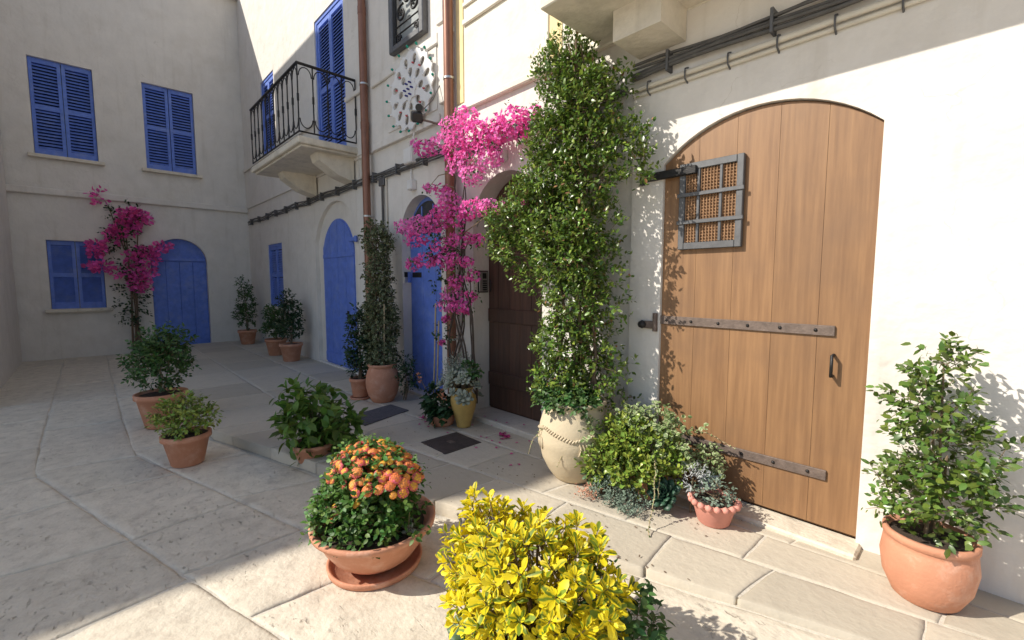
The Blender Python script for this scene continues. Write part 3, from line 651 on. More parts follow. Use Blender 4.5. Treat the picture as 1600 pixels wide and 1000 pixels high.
def xwindow(parent, y0, y1, z0, z1, xf=-14.):
    wn = MB().box(xf-.2, xf-.18, y0, y1, z0, z1, 0).build('window', 'glass_dark', parent)
    mid = (y0+y1)/2
    for a, b in ((y0, mid), (mid, y1)):
        s = MB(); st = .06; a += .006; b -= .006
        for p0, p1, c, d in ((a, a+st, z0, z1), (b-st, b, z0, z1), (a+st, b-st, z1-.1, z1), (a+st, b-st, z0, z0+.14), (a+st, b-st, (z0+z1)/2-.05, (z0+z1)/2+.05)):
            s.box(xf-.12, xf-.07, p0, p1, c, d, .003)
        s.build('shutter', 'blue_paint', wn)
        l = MB(); m = 26
        for q in range(m):
            z = z0+.14+(z1-z0-.24)*(q+.5)/m
            l.add([(xf-.075, a+st, z-.03), (xf-.075, b-st, z-.03), (xf-.115, b-st, z+.02), (xf-.115, a+st, z+.02)], [(0, 1, 2, 3)])
        o = l.build('louvres', 'blue_paint', wn); o['kind'] = 'stuff'
    MB().box(xf+.001, xf+.10, y0-.1, y1+.1, z0-.08, z0-.005, .01).build('sill', 'plaster_old', parent)
for q in ((-3.9, -3.0, 1.0, 2.5), (-2.1, -1.1, 4.3, 6.3), (-3.95, -2.95, 4.3, 6.3)): xwindow(hE, *q)
dE = MB().prism(arch(-2.15, -1.0, 2.1, .57, z0=-.05), -14.15, -14.20, axis='x').build('door', 'blue_paint', hE)
for i in range(4):
    a = -2.14+.28*i; MB().box(-14.149, -14.13, a+.006, a+.274, .1, 2.1, .004).build('board', 'blue_paint', dE)
MB().box(-14.149, -14.11, -2.13, -1.02, 2.12, 2.2, .004).build('rail', 'blue_paint', dE)
hF = thing('house', (-11.5, -8, 0), 'tall plain plaster house across the lane from the blue doors', 'house')
ft = [(-13.95, -4.4), (-8.98, -4.4), (-9.17, -11.6), (-9.80, -12.8), (-9.95, -15.5), (-13.95, -15.5)]; nf = len(ft)
sides = [(k, (k+1) % nf, nf+(k+1) % nf, nf+k) for k in range(nf)]+[tuple(range(nf, 2*nf))]
MB().add([(a, b, -.25) for a, b in ft]+[(a, b, 10.35) for a, b in ft], sides).build('wall', 'plaster', hF)
MB().add([(a, b, 10.352) for a, b in ft]+[(a, b, 10.45) for a, b in ft], sides).build('parapet', 'roof_tile', hF)

# ================================================================== WALL FITTINGS
def drainpipe(x, y, z0, z1, label, clips):
    t = thing('drainpipe', (x, y, z0), label, 'drainpipe', None)
    MB().tube([(x, y, z0), (x, y, z1)], .058, 20).build('pipe', 'copper', t)
    for z in clips:
        MB().tube([(x, y, z-.012), (x, y, z+.012)], .066, 20).tube([(x, y+.05, z), (x, .0, z)], .012, 6).build('clip', 'steel', t)
    for z in clips[:2]:
        MB().tube([(x, y, z-.65), (x, y, z-.55)], .063, 20).build('sleeve', 'copper', t)
    return t
drainpipe(-6.62, -.115, .02, 9.4, 'copper brown drainpipe behind the ivy column in the terracotta urn', (4.55, 6.2, 2.6, 1.2))
drainpipe(-4.45, -.115, .02, 9.1, 'copper brown drainpipe with bougainvillea climbing over it', (3.95, 5.6, 2.3, .9))
# cable bundle along the string course
def cable_run(x0, x1, z, n, label, sag=.02, y=-.04, seed=1, rad=.011):
    t = thing('cable_bundle', (x0, 0, z), label, 'cables', None); rr = random.Random(seed)
    for k in range(n):
        pts = []; ph = rr.uniform(0, 6); zz = z+(k-n/2)*.022
        m = int((x1-x0)/.22)
        for i in range(m+1):
            x = x0+(x1-x0)*i/m
            pts.append((x, y-.012*(k % 2)+.006*math.sin(x*2+ph), zz-sag*abs(math.sin(x*1.9+ph*.1))+.010*math.sin(x*4.3+ph)))
        MB().tube(pts, rad*rr.uniform(.6, 1.2), 6).build('cable', 'cable', t)
    m = int((x1-x0)/.7)
    for i in range(m):
        x = x0+.3+i*.7; MB().box(x-.01, x+.01, y-.035, .0, z-.10, z+.05, .003).build('cable_clip', 'iron_grey', t)
    return t
cable_run(-13.8, -4.55, 3.20, 5, 'grey cable bundle along the wall below the blue balcony', seed=3)
cable_run(-4.38, -2.10, 3.16, 4, 'cables along the cream wall behind the pink flowers and the vine', seed=5)
cable_run(-2.03, 1.8, 3.26, 5, 'black cables strung below the stone balcony with corbels', y=-.07, seed=8, rad=.013)
t = thing('conduit', (-2, 0, 3.1), 'cream conduit clipped to wall under the black cables', 'conduit')
MB().tube([(-2.03, -.045, 3.115), (1.8, -.045, 3.13)], .02, 8).build('pipe', 'conduit', t)
MB().tube([(-2.03, -.04, 3.07), (1.8, -.04, 3.085)], .014, 8).build('pipe', 'conduit', t)
for i in range(12):
    x = -1.9+i*.3; MB().tube([(x, -.024, 3.05), (x, -.07, 3.07), (x, -.075, 3.11), (x, -.07, 3.14), (x, -.024, 3.16)], .006, 5).build('clip', 'iron_grey', t)
t = thing('conduit', (-6.25, 0, 1), 'grey conduit running down the wall beside the copper drainpipe', 'conduit')
MB().tube([(-6.28, -.03, 3.18), (-6.28, -.03, 1.6), (-6.28, -.03, .05)], .018, 8).build('pipe', 'cable', t)
MB().tube([(-6.18, -.02, 3.16), (-6.17, -.02, 2.4), (-6.19, -.02, 1.6), (-6.18, -.02, .05)], .012, 6).build('pipe', 'conduit', t)
MB().box(-6.36, -6.2, -.05, .0, 3.02, 3.14, .006).build('bracket', 'iron_grey', t)
def wallbox(x, z, sx, sz, d, label, extra=None):
    t = thing('junction_box', (x, 0, z), label, 'box', None)
    MB().box(x-sx/2, x+sx/2, -d, -.0, z-sz/2, z+sz/2, .008).build('casing', 'white_plastic', t)
    MB().box(x-sx/2+.01, x+sx/2-.01, -d-.006, -d-.0005, z-sz/2+.01, z+sz/2-.01, .003).build('lid', 'white_plastic', t)
    if extra: extra(t)
    return t
wallbox(-5.40, 3.27, .20, .20, .12, 'white box on the cable bundle below the round white ornament',
        lambda t: MB().tube([(-5.36, -.05, 3.38), (-5.32, -.055, 3.62), (-5.30, -.06, 3.70)], .014, 8).build('riser', 'white_plastic', t))
wallbox(-5.43, 2.90, .12, .13, .08, 'small white box above the arch of the narrow blue door',
        lambda t: MB().tube([(-5.46, -.03, 2.97), (-5.46, -.03, 3.0), (-5.47, -.02, 3.12)], .010, 6).build('riser', 'white_plastic', t))
wallbox(-3.62, 2.93, .11, .12, .07, 'small white box above the arch of the dark brown door')
t = thing('wall_cable', (-6.8, 0, 3.3), 'thin grey looped cable hanging beside the blue balcony', 'cable')
MB().tube([(-7.0, -.05, 3.58), (-6.98, -.06, 3.3), (-6.93, -.06, 3.2), (-6.86, -.05, 3.3), (-6.84, -.05, 3.5), (-6.9, -.05, 3.55), (-6.92, -.05, 3.35), (-6.80, -.05, 3.25), (-6.70, -.04, 3.2)], .007, 6).build('loop', 'conduit', t)

# intercoms, on the reveals (face +X)
t = thing('intercom', (-5.80, .075, 1.66), 'white and black doorbell panel in the reveal of the blue door', 'intercom')
MB().box(-5.80, -5.788, .015, .135, 1.575, 1.745, .004).build('back_plate', 'white_plastic', t)
MB().box(-5.7878, -5.772, .022, .072, 1.665, 1.738, .003).build('camera', 'black_plastic', t)
MB().box(-5.7878, -5.775, .022, .072, 1.585, 1.66, .003).build('speaker', 'steel', t)
MB().box(-5.7878, -5.772, .078, .13, 1.585, 1.74, .003).build('side_plate', 'blue_paint', t)
t = thing('intercom', (-4.16, .12, 1.6), 'steel intercom panel with row of call buttons beside dark brown door', 'intercom')
MB().box(-4.16, -4.146, .06, .215, 1.47, 1.73, .004).build('surround', 'iron', t)
MB().box(-4.1458, -4.138, .072, .203, 1.482, 1.718, .003).build('plate', 'steel', t)
MB().box(-4.1378, -4.134, .120, .180, 1.635, 1.70, .002).build('speaker', 'black_plastic', t)
for i in range(5): MB().box(-4.1378, -4.132, .120, .185, 1.495+.026*i, 1.510+.026*i, .002).build('button', 'black_plastic', t)
MB().tube([(-4.10, .20, 1.48), (-4.07, .19, 1.50), (-4.07, .19, 1.60), (-4.10, .20, 1.62)], .008, 6).build('hook', 'iron', t)

# round ornament: white cut-out board with coloured bulbs
orn = thing('ornament', (-5.32, -.09, 4.08), 'round white cut-out festival ornament set with coloured bulbs', 'ornament')
cx, cz, rx, rz = -5.32, 4.09, .52, .48
out = []
for i in range(96):
    a = 2*math.pi*i/96; k = 1+.055*math.cos(16*a); out.append((cx+rx*k*math.cos(a), cz+rz*k*math.sin(a)))
def tear(a, r0, r1, w_, n=14):
    pts = []
    for i in range(n):
        q = 2*math.pi*i/n; l = (r0+r1)/2-(r1-r0)/2*math.cos(q); s = w_*math.sin(q)*(.55+.45*(l-r0)/(r1-r0))
        pts.append((cx+(l*math.cos(a)-s*math.sin(a))*rx, cz+(l*math.sin(a)+s*math.cos(a))*rz))
    return pts
holes = [tear(2*math.pi*(i+.5)/12, .62, .90, .115) for i in range(12)]+[tear(2*math.pi*i/8, .33, .58, .12) for i in range(8)]+[tear(2*math.pi*(i+.5)/6, .12, .24, .05) for i in range(6)]
MB().prism(out, -.10, -.082, holes).build('board', 'white_board', orn)
MB().prism([(cx+.15*(1+.12*math.cos(8*a))*math.cos(a), cz+.14*(1+.12*math.cos(8*a))*math.sin(a)) for a in [2*math.pi*i/64 for i in range(64)]], -.118, -.1005).build('centre_panel', 'white_board', orn)
for i in range(16):
    a = 2*math.pi*i/16; b = MB()
    p0 = Vector((cx+rx*1.02*math.cos(a), -.09, cz+rz*1.02*math.sin(a))); d = Vector((math.cos(a)*.5, -.6, math.sin(a)*.5))
    MB().tube([p0, p0+d*.05], .014, 8).build('bulb_holder', 'white_plastic', orn)
    MB().tube([p0+d*.05, p0+d*.065, p0+d*.09, p0+d*.10], [.010, .017, .015, .004], 8).build('bulb', 'green_bulb', orn)
for i in range(12):
    a = 2*math.pi*(i+.5)/12; p0 = Vector((cx+rx*.66*math.cos(a), -.10, cz+rz*.66*math.sin(a)))
    MB().tube([p0, p0+Vector((0, -.012, 0)), p0+Vector((0, -.026, 0)), p0+Vector((0, -.032, 0))], [.009, .013, .011, .003], 8).build('bulb', 'red_bulb' if i % 3 else 'white_plastic', orn)
for i in range(7):
    a = 2*math.pi*i/6; q = 0 if i == 6 else .085
    p0 = Vector((cx+q*math.cos(a), -.118, cz+q*math.sin(a)))
    MB().tube([p0, p0+Vector((0, -.03, 0)), p0+Vector((0, -.045, 0))], [.010, .014, .004], 8).build('bulb', 'blue_bulb', orn)
for dx, dz in ((-.3, .25), (.3, .25), (0, -.33)): MB().tube([(cx+dx, -.083, cz+dz), (cx+dx, -.03, cz+dz)], .01, 6).build('standoff', 'steel', orn)
# floodlight with camera on a bracket from the drainpipe
fl = thing('floodlight', (-4.45, -.17, 3.44), 'black floodlight and security camera on a brown arm from the drainpipe', 'floodlight')
MB().tube([(-4.45, -.10, 3.40), (-4.56, -.30, 3.45), (-4.62, -.38, 3.47)], .013, 8).build('arm', 'strap_iron', fl)
bb = Matrix.Translation((-4.66, -.42, 3.50)) @ Matrix.Rotation(R(-25), 4, 'Z') @ Matrix.Rotation(R(25), 4, 'Y')
MB().box(-.075, .075, -.06, .06, -.055, .055, .012).build('housing', 'black_plastic', fl, bb)
MB().box(-.085, -.0755, -.07, .07, -.065, .065, .004).build('lamp_glass', 'steel', fl, bb)
MB().tube([(-4.58, -.44, 3.58), (-4.70, -.34, 3.62)], .042, 14).build('camera', 'black_plastic', fl)
MB().tube([(-4.66, -.375, 3.61), (-4.73, -.315, 3.63)], .046, 14).build('camera_hood', 'steel', fl)
MB().tube([(-4.64, -.38, 3.56), (-4.66, -.2, 3.75), (-4.70, -.05, 4.0)], .006, 5).build('flex', 'cable', fl)

# ================================================================== ON THE PAVEMENT
t = thing('manhole_cover', (-3.57, -.76, 0), 'square dark brown iron manhole cover let into the pavement', 'manhole cover')
MB().box(-3.785, -3.365, -.985, -.545, -.01, .006, .003).build('frame', 'manhole', t)
MB().box(-3.765, -3.385, -.965, -.565, .002, .010, .003).build('lid', 'manhole', t)
MB().box(-3.61, -3.53, -.80, -.745, .0105, .014, .001).build('lifting_slot', 'strap_iron', t)
t = thing('doormat', (-4.98, -.82, 0), 'worn dark grey doormat lying on the pavement by the terracotta urn', 'doormat')
mp = MB(); q = [(-4.66, -1.16), (-4.84, -.50), (-5.22, -.54), (-5.10, -1.08)]
mp.add([(a, b, .0105+.002*i) for i, (a, b) in enumerate(q)]+[(a, b, .001) for a, b in q], [(0, 1, 2, 3), (0, 4, 5, 1), (1, 5, 6, 2), (2, 6, 7, 3), (3, 7, 4, 0)])
mp.build('pile', 'mat_fibre', t)
# fallen bougainvillea petals
for i in range(30):
    x, y = random.uniform(-4.4, -2.7), random.uniform(-.75, .05)
    z = .062 if (y > -.13 and -4.2 < x < -2.92) else .006
    if abs(x+3.57) < .25 and abs(y+.76) < .25: continue
    me = leaf_mesh('petal', [(x, y, z)], [(math.cos(i), math.sin(i), .05)], [(.1, .1, 1)], .035, T_ovate(.8, .3, .1)); me.materials.append(M['fallen'])
    tag(link('fallen_petal', me), 'dropped pink bougainvillea petal lying on the paving near the brown door', 'petal', 'dropped petals by the brown door')
for x, y in ((-3.36, -.28), (-3.30, -.25), (-3.25, -.31), (-4.42, -.58)):
    me = leaf_mesh('petal', [(x+random.uniform(-.03, .03), y+random.uniform(-.03, .03), .008+.006*k) for k in range(5)], rdir(5)*(1, 1, .1), [(.1*k, .2, 1) for k in range(5)], .05, T_ovate(.9, .4, .1)); me.materials.append(M['fallen'])
    tag(link('petal_clump', me), 'small clump of withered magenta petals on the paving below the doorstep', 'petals', 'withered petal clumps')
# leaf litter: dry bits in the joints
pp = np.stack([rng.uniform(-5, -1, 260), rng.uniform(-1.5, -.15, 260), np.full(260, .006)], 1)
pp[:, 1] = np.maximum(pp[:, 1], np.array([kerb_y(x)+.03 for x in pp[:, 0]]))
o = leaves('leaf_litter', pp, rdir(260)*(1, 1, .1), np.tile((0, 0, 1.), (260, 1))+rdir(260)*.4, rng.uniform(.008, .022, 260), T_ovate(.5), 'bark', None)
tag(o, 'tiny dry leaf scraps strewn over the pavement', 'leaf litter')

# ---- pots
def pot(parent, c, prof, m, name='pot', n=48, soil=None, wob=0.):
    o = MB().lathe(prof, c, n, wob).build(name, m, parent)
    if soil: MB().lathe([(0, soil[1]+.012), (soil[0]*.6, soil[1]+.006), (soil[0], soil[1])], c, 24).build('soil', 'soil', parent)
    return o
# big cream jar with relief rope (vine)
c = (-2.25, -.47, 0)
vine = thing('climbing_vine', c, 'tall glossy green climbing vine growing up the wall from the cream jar', 'vine')
jar = thing('jar', c, 'large cream clay jar with rope relief holding the tall vine', 'jar')
pr_ = [(a*1.16, b_*1.11) for a, b_ in [(0, .0), (.135, .0), (.15, .012), (.19, .07), (.232, .16), (.255, .26), (.258, .32), (.248, .40), (.225, .48), (.205, .53), (.202, .55), (.215, .565), (.216, .58), (.20, .588), (.185, .57), (.18, .52), (.0, .5)]]
pr2 = []
for i in range(len(pr_)-1):
    for k in range(3):
        u = k/3; pr2.append((pr_[i][0]*(1-u)+pr_[i+1][0]*u, pr_[i][1]*(1-u)+pr_[i+1][1]*u))
body = MB().lathe([(r*(1+.006*math.sin(z*190)*(z > .08)), z) for r, z in pr2], c, 64).build('body', 'vase_clay', jar)
MB().lathe([(0, .60), (.1, .595), (.21, .59)], c, 24).build('soil', 'soil', jar)
def jar_r(z):
    for (r0, z0), (r1, z1) in zip(pr_, pr_[1:]):
        if z0 <= z <= z1 and z1 > z0: return r0+(r1-r0)*(z-z0)/(z1-z0)
    return .2
for i in range(46):                                   # rope: beads along two swags facing the street
    u = i/45; a = R(-205)+R(200)*u; sw = abs((u*2) % 1-.5)*2
    z = .385+.065*sw; r = jar_r(z)+.004
    p0 = Vector((c[0]+r*math.cos(a), c[1]+r*math.sin(a), z)); tdir = Vector((-math.sin(a), math.cos(a), .9))*.014
    MB().tube([p0-tdir, p0, p0+tdir], [.004, .010, .004], 6).build('rope_bead', 'vase_clay', body)
for a_ in (-128, -45):
    for k in range(4):
        a = R(a_+k*5); pts = []
        for q in range(6):
            z = .375-.02*q-.004*k; aa = a+.05*math.sin(q*.7); r = jar_r(z)+.003; pts.append((c[0]+r*math.cos(aa), c[1]+r*math.sin(aa), z))
        MB().tube(pts, [.005, .008, .009, .009, .007, .003], 6).build('tassel', 'vase_clay', body)
# vine stems
for k in range(7):
    pts = []; a = k*.9
    for i in range(14):
        z = .5+3.0*i/13; sw = .10*math.sin(z*1.7+a)+.05*math.sin(z*4+a*2)
        pts.append((c[0]-.06*(z-.5)+sw*1.2+.03*math.cos(a), c[1]+.05*min(z, 2.4)+.05*math.sin(z*2.3+a), z))
    MB().tube(pts, [.016-.009*i/13 for i in range(14)], 6).build('stem', 'bark', vine)
VINE = [(-2.52,-0.30,3.48,0.160,0.170), (-2.63,-0.32,3.39,0.176,0.141), (-2.39,-0.30,3.26,0.195,0.167), (-2.08,-0.30,3.13,0.185,0.108), (-2.53,-0.33,3.04,0.241,0.225), (-2.23,-0.33,2.99,0.260,0.192), (-2.56,-0.35,2.76,0.270,0.227), (-2.18,-0.35,2.72,0.231,0.191), (-1.90,-0.32,2.66,0.125,0.140), (-1.82,-0.32,2.46,0.105,0.130), (-2.59,-0.40,2.46,0.298,0.228), (-2.25,-0.38,2.41,0.265,0.214), (-2.77,-0.40,2.27,0.253,0.203), (-3.08,-0.40,2.16,0.253,0.167), (-3.21,-0.40,1.95,0.153,0.110), (-2.95,-0.40,1.85,0.191,0.153), (-2.87,-0.40,1.62,0.116,0.093), (-2.51,-0.42,2.08,0.309,0.247), (-2.18,-0.38,2.05,0.248,0.233), (-2.37,-0.42,1.76,0.302,0.242), (-2.09,-0.36,1.73,0.205,0.212), (-2.30,-0.42,1.39,0.301,0.220), (-2.04,-0.33,1.41,0.179,0.131), (-2.39,-0.44,1.07,0.281,0.214), (-2.12,-0.38,1.14,0.223,0.174), (-2.40,-0.46,0.75,0.282,0.172), (-2.20,-0.48,0.67,0.181,0.093), (-2.11,-0.40,0.89,0.162,0.174), (-2.01,-0.25,0.82,0.157,0.207), (-1.88,-0.22,0.90,0.092,0.071), (-2.02,-0.28,0.61,0.182,0.124)]
VINE = [(a, b_, c_, r_*(.92 if c_ > 1.5 else .84), v_*.94) for a, b_, c_, r_, v_ in VINE]
P, D = blob_points(VINE, 4700, .55, ry=.24)
D = unit(D*.9+np.array((-.05, -.15, .35))+rng.normal(size=D.shape)*.35)
P2, D2 = blob_points(VINE, 1500, 0., ry=.15); P2 = P2*np.array((1, .9, 1)); P = np.concatenate([P, P2]); D = np.concatenate([D, unit(D2+np.array((0, -.3, .2)))])
ok = P[:, 1] < -.03; P, D = P[ok], D[ok]
pk_ = np.clip((-1.93-P[:, 0])/.36, .10, 1); lobe = (P[:, 2] > 2.3) & (P[:, 2] < 2.82); pk_[lobe] = np.maximum(pk_[lobe], .6); ok = rng.random(len(P)) < pk_; P, D = P[ok], D[ok]
twig_lines('twigs', P[::3], D[::3], .08, .002, 'twig', vine)
lp, ld, lu = sprigs(P, D, 7, .085)
ok = (lp[:, 1] < -.02); lp, ld, lu = lp[ok], ld[ok], lu[ok]; k = rng.random(len(lp))
L = rng.uniform(.026, .050, len(lp))
for nm, sel, m in (('foliage', k < .74, 'leaf_vine'), ('young_foliage', (k >= .74) & (k < .98), 'leaf_vine_young'), ('dead_leaves', k >= .98, 'leaf_dead')):
    leaves(nm, lp[sel], ld[sel], lu[sel], L[sel], T_ovate(.52), m, vine)
# broad-leaved green cushion at the mouth of the jar
P, D = blob_points([(-2.27, -.57, .67, .22, .07), (-2.42, -.56, .65, .11, .06), (-2.12, -.58, .66, .12, .06)], 190, .6); lp, ld, lu = sprigs(P, unit(D+np.array((-.1, -.3, .3))), 6, .06)
cu = thing('basil_plant', (-2.27, -.56, .55), 'low bright green leafy plant spilling over the mouth of the cream jar', 'plant')
leaves('foliage', lp, ld, lu, rng.uniform(.03, .05, len(lp)), T_ovate(.62), 'leaf_mid', cu)
for k in range(5): MB().tube([(-2.3+.05*k, -.5, .58), (-2.32+.06*k, -.56, .64), (-2.34+.07*k, -.62, .65)], .004, 5).build('stem', 'twig', cu)

# ---- bougainvillea
BOUG = [(-3.89,-0.30,3.30,0.169,0.135), (-3.74,-0.30,3.11,0.216,0.133), (-3.56,-0.28,3.01,0.178,0.130), (-4.04,-0.30,3.04,0.209,0.139), (-4.34,-0.30,3.15,0.199,0.101), (-4.67,-0.30,3.16,0.152,0.091), (-3.27,-0.22,3.14,0.202,0.124), (-3.04,-0.20,3.17,0.105,0.060), (-3.47,-0.22,3.14,0.161,0.116), (-3.99,-0.30,2.85,0.173,0.111), (-3.82,-0.28,2.71,0.136,0.095), (-3.57,-0.25,2.87,0.147,0.104), (-3.22,-0.20,3.05,0.124,0.074), (-3.36,-0.22,3.05,0.126,0.076), (-4.14,-0.30,3.28,0.123,0.112), (-4.35,-0.30,2.64,0.092,0.066), (-4.62,-0.30,2.71,0.057,0.046), (-4.18,-0.32,2.51,0.143,0.100), (-4.64,-0.40,2.26,0.227,0.106), (-4.96,-0.42,2.27,0.128,0.102), (-4.37,-0.38,2.26,0.201,0.117), (-4.73,-0.42,2.10,0.134,0.092), (-3.69,-0.35,2.36,0.215,0.093), (-3.41,-0.35,2.34,0.127,0.076), (-3.99,-0.35,2.30,0.173,0.097), (-4.26,-0.35,2.39,0.126,0.087), (-3.95,-0.32,2.06,0.139,0.083), (-3.69,-0.30,2.03,0.067,0.054), (-4.25,-0.38,2.00,0.126,0.079), (-4.51,-0.40,1.85,0.187,0.090), (-4.19,-0.38,1.83,0.197,0.093), (-3.89,-0.32,1.82,0.086,0.055), (-4.80,-0.42,1.81,0.087,0.070), (-4.04,-0.35,1.60,0.088,0.064), (-3.83,-0.28,1.66,0.086,0.062), (-4.13,-0.35,1.47,0.117,0.093), (-4.21,-0.35,1.34,0.118,0.080), (-3.97,-0.33,1.33,0.124,0.078), (-3.85,-0.28,1.45,0.061,0.049), (-3.92,-0.30,1.29,0.062,0.042), (-4.26,-0.33,1.17,0.037,0.037), (-4.32,-0.35,0.89,0.028,0.022), (-4.88,-0.30,3.27,0.058,0.047), (-2.91,-0.40,2.30,0.036,0.029)]
bo = thing('bougainvillea', (-4.05, -.25, 0), 'magenta flowering bougainvillea climbing the second drainpipe', 'bougainvillea')
trunk_pts = []
for k in range(9):
    pts = []; a = k*1.3
    top = (3.1, 2.6, 2.2, 3.0, 1.9, 2.4, 3.2, 1.5, 2.8)[k]
    for i in range(16):
        u = i/15; z = .25+(top-.25)*u
        x = -4.02+.10*math.cos(a)+(.10*math.sin(z*2+a)+.04*math.sin(z*6+a*2)); y = -.27+.04*math.sin(z*3+a)
        pts.append((x, y, z))
    trunk_pts += pts[4:]
    MB().tube(pts, [.010*(1.2-.8*i/15) for i in range(16)], 6).build('stem', 'dark_bark', bo)
tp = np.array(trunk_pts)
for (x, y, z, rh, rv) in BOUG:
    n = int(18+4600*rh*rv)
    d = rdir(n); r = (.15+.85*rng.random(n))**(1/3)
    P = np.array((x, y, z))+d*r[:, None]*np.array((rh, min(rh, .13), rv))*1.08
    A = unit(d+np.array((-.2, -.5, .2))+rng.normal(size=(n, 3))*.5)
    xx, dd, nn = frames(A, np.tile((0, 0, 1.), (n, 1)))
    lp = []; ld = []; lu = []
    for q in range(3):
        a = q*2*math.pi/3; s = xx*math.cos(a)+nn*math.sin(a)
        lp.append(P); ld.append(unit(A*.55+s*.85+rng.normal(size=(n, 3))*.15)); lu.append(A+rng.normal(size=(n, 3))*.2)
    lp, ld, lu = map(np.concatenate, (lp, ld, lu))
    leaves('flower_cluster', lp, ld, lu, rng.uniform(.020, .036, len(lp)), T_ovate(.9, .35, .15), 'bract' if random.random() < .55 else 'bract_pale', bo)
    q = np.array((x, y, z)); j = np.argmin(np.sum((tp-q)**2*(1, 1, 1.6), 1)); s0 = Vector(tp[j]); s1 = Vector(q)
    mid = s0.lerp(s1, .5)+Vector((0, -.04, .04))
    MB().tube([s0, mid, s1], [.007, .005, .003], 5).build('branch', 'twig', bo)
# bougainvillea leaves, sparse
q = rng.choice(len(BOUG), 240); bb_ = np.array(BOUG)[q]; P = bb_[:, :3]+rdir(240)*np.stack([bb_[:, 3], bb_[:, 3]*.6, bb_[:, 4]], 1)*1.15
lp, ld, lu = sprigs(P, rdir(240)+np.array((0, -.3, -.2)), 3, .08); leaves('foliage', lp, ld, lu, rng.uniform(.025, .045, len(lp)), T_ovate(.6), 'leaf_mid', bo)
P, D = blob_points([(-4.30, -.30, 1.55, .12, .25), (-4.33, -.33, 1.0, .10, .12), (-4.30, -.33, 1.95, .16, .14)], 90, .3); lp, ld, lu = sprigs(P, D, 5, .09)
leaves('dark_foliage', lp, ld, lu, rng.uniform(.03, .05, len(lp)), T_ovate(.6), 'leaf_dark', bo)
for x, z1 in ((-4.42, 1.35), (-4.36, 1.15)):
    MB().tube([(x, -.42, .03), (x+.02, -.40, z1*.5), (x+.03, -.38, z1)], .009, 6).build('cane', 'cane', bo)

# ---- ivy column in terracotta urn
c = (-5.50, -.50, 0)
urn = thing('urn', c, 'big rounded terracotta urn holding the tall ivy column', 'urn')
pot(urn, c, [(0, 0), (.13, 0), (.145, .012), (.19, .10), (.215, .20), (.22, .28), (.205, .38), (.175, .455), (.168, .47), (.185, .478), (.188, .50), (.178, .512), (.155, .505), (.15, .45), (0, .44)], 'terracotta', 'body', soil=(.15, .46))
ivy = thing('ivy_column', c, 'tall slender variegated ivy column climbing beside the first drainpipe', 'ivy')
for k in range(6):
    a = k*1.05; pts = []
    for i in range(12):
        u = i/11; z = .44+1.95*u; pts.append((c[0]-.45*u+.06*math.cos(a+z*3)-.02, c[1]+.16*u+.05*math.sin(a+z*3), z))
    MB().tube(pts, [.011-.006*i/11 for i in range(12)], 5).build('stem', 'bark', ivy)
MB().tube([(c[0]+.05, c[1], .44), (c[0]+.0, c[1]+.05, 1.3)], .009, 6).build('stake', 'cane', ivy)
IVY = [(-6.00,-0.30,2.34,0.10,0.10), (-5.90,-0.32,2.09,0.12,0.19), (-5.83,-0.35,1.69,0.14,0.25), (-5.75,-0.38,1.29,0.16,0.248), (-5.66,-0.42,0.90,0.17,0.265), (-5.55,-0.48,0.60,0.16,0.15), (-5.75,-0.25,2.17,0.05,0.13), (-5.59,-0.30,1.07,0.06,0.176), (-5.95,-0.42,1.10,0.09,0.15), (-6.18,-.33,2.24,.05,.05)]
IVY = [(a, b_, c_, r_*1.22, v_*1.05) for a, b_, c_, r_, v_ in IVY]
P, D = blob_points(IVY, 1600, .4); D = unit(D+np.array((0, -.2, -.1))+rng.normal(size=D.shape)*.4)
twig_lines('twigs', P[::3], D[::3], .09, .002, 'twig', ivy)
lp, ld, lu = sprigs(P, D, 5, .09); leaves('foliage', lp, ld, lu, rng.uniform(.03, .05, len(lp)), T_ovate(.75, .15, .1, .35), 'ivy_var', ivy)
# dark shrub behind the urn on its right
def bush_thing(name, c, blobs, n, m, label, cat, potspec=None, per=6, L=(.03, .05), tmpl=None, stems=6, length=.1, group=None):
    t = thing(name, c, label, cat, group)
    P, D = blob_points(blobs, n, .45); D = unit(D+np.array((-.1, -.15, .3))+rng.normal(size=D.shape)*.35)
    lp, ld, lu = sprigs(P, D, per, length)
    leaves('foliage', lp, ld, lu, rng.uniform(L[0], L[1], len(lp)), tmpl or T_ovate(.55), m, t)
    twig_lines('twigs', P[::3], D[::3], length*.9, .0022, 'twig', t)
    b = np.array(blobs)
    for k in range(stems):
        q = b[k % len(b)]; p1 = Vector(q[:3]); p0 = Vector(c)+Vector((.02*math.cos(k*2), .02*math.sin(k*2), 0))
        MB().tube([p0, p0.lerp(p1, .5)+Vector((.02*math.sin(k), .02, .02)), p1], [.009, .007, .004], 5).build('stem', 'twig', t)
    return t
bush_thing('shrub', (-5.28, -.30, .02), [(-5.28, -.28, .42, .12, .18), (-5.25, -.27, .28, .1, .1)], 90, 'leaf_dark', 'dark leafy shrub half hidden behind the big terracotta urn', 'shrub')
c = (-5.84, -.66, 0)
sp_ = thing('plant_pot', c, 'small terracotta flowerpot with saucer beside the big urn', 'flowerpot')
pot(sp_, c, [(0, .03), (.095, .03), (.10, .04), (.128, .24), (.14, .245), (.143, .285), (.132, .29), (.12, .27), (.11, .2), (0, .2)], 'terracotta', 'body', soil=(.12, .26))
MB().lathe([(0, .0), (.13, .0), (.14, .028), (.13, .03), (.12, .012), (0, .012)], c, 32).build('saucer', 'terracotta', sp_)
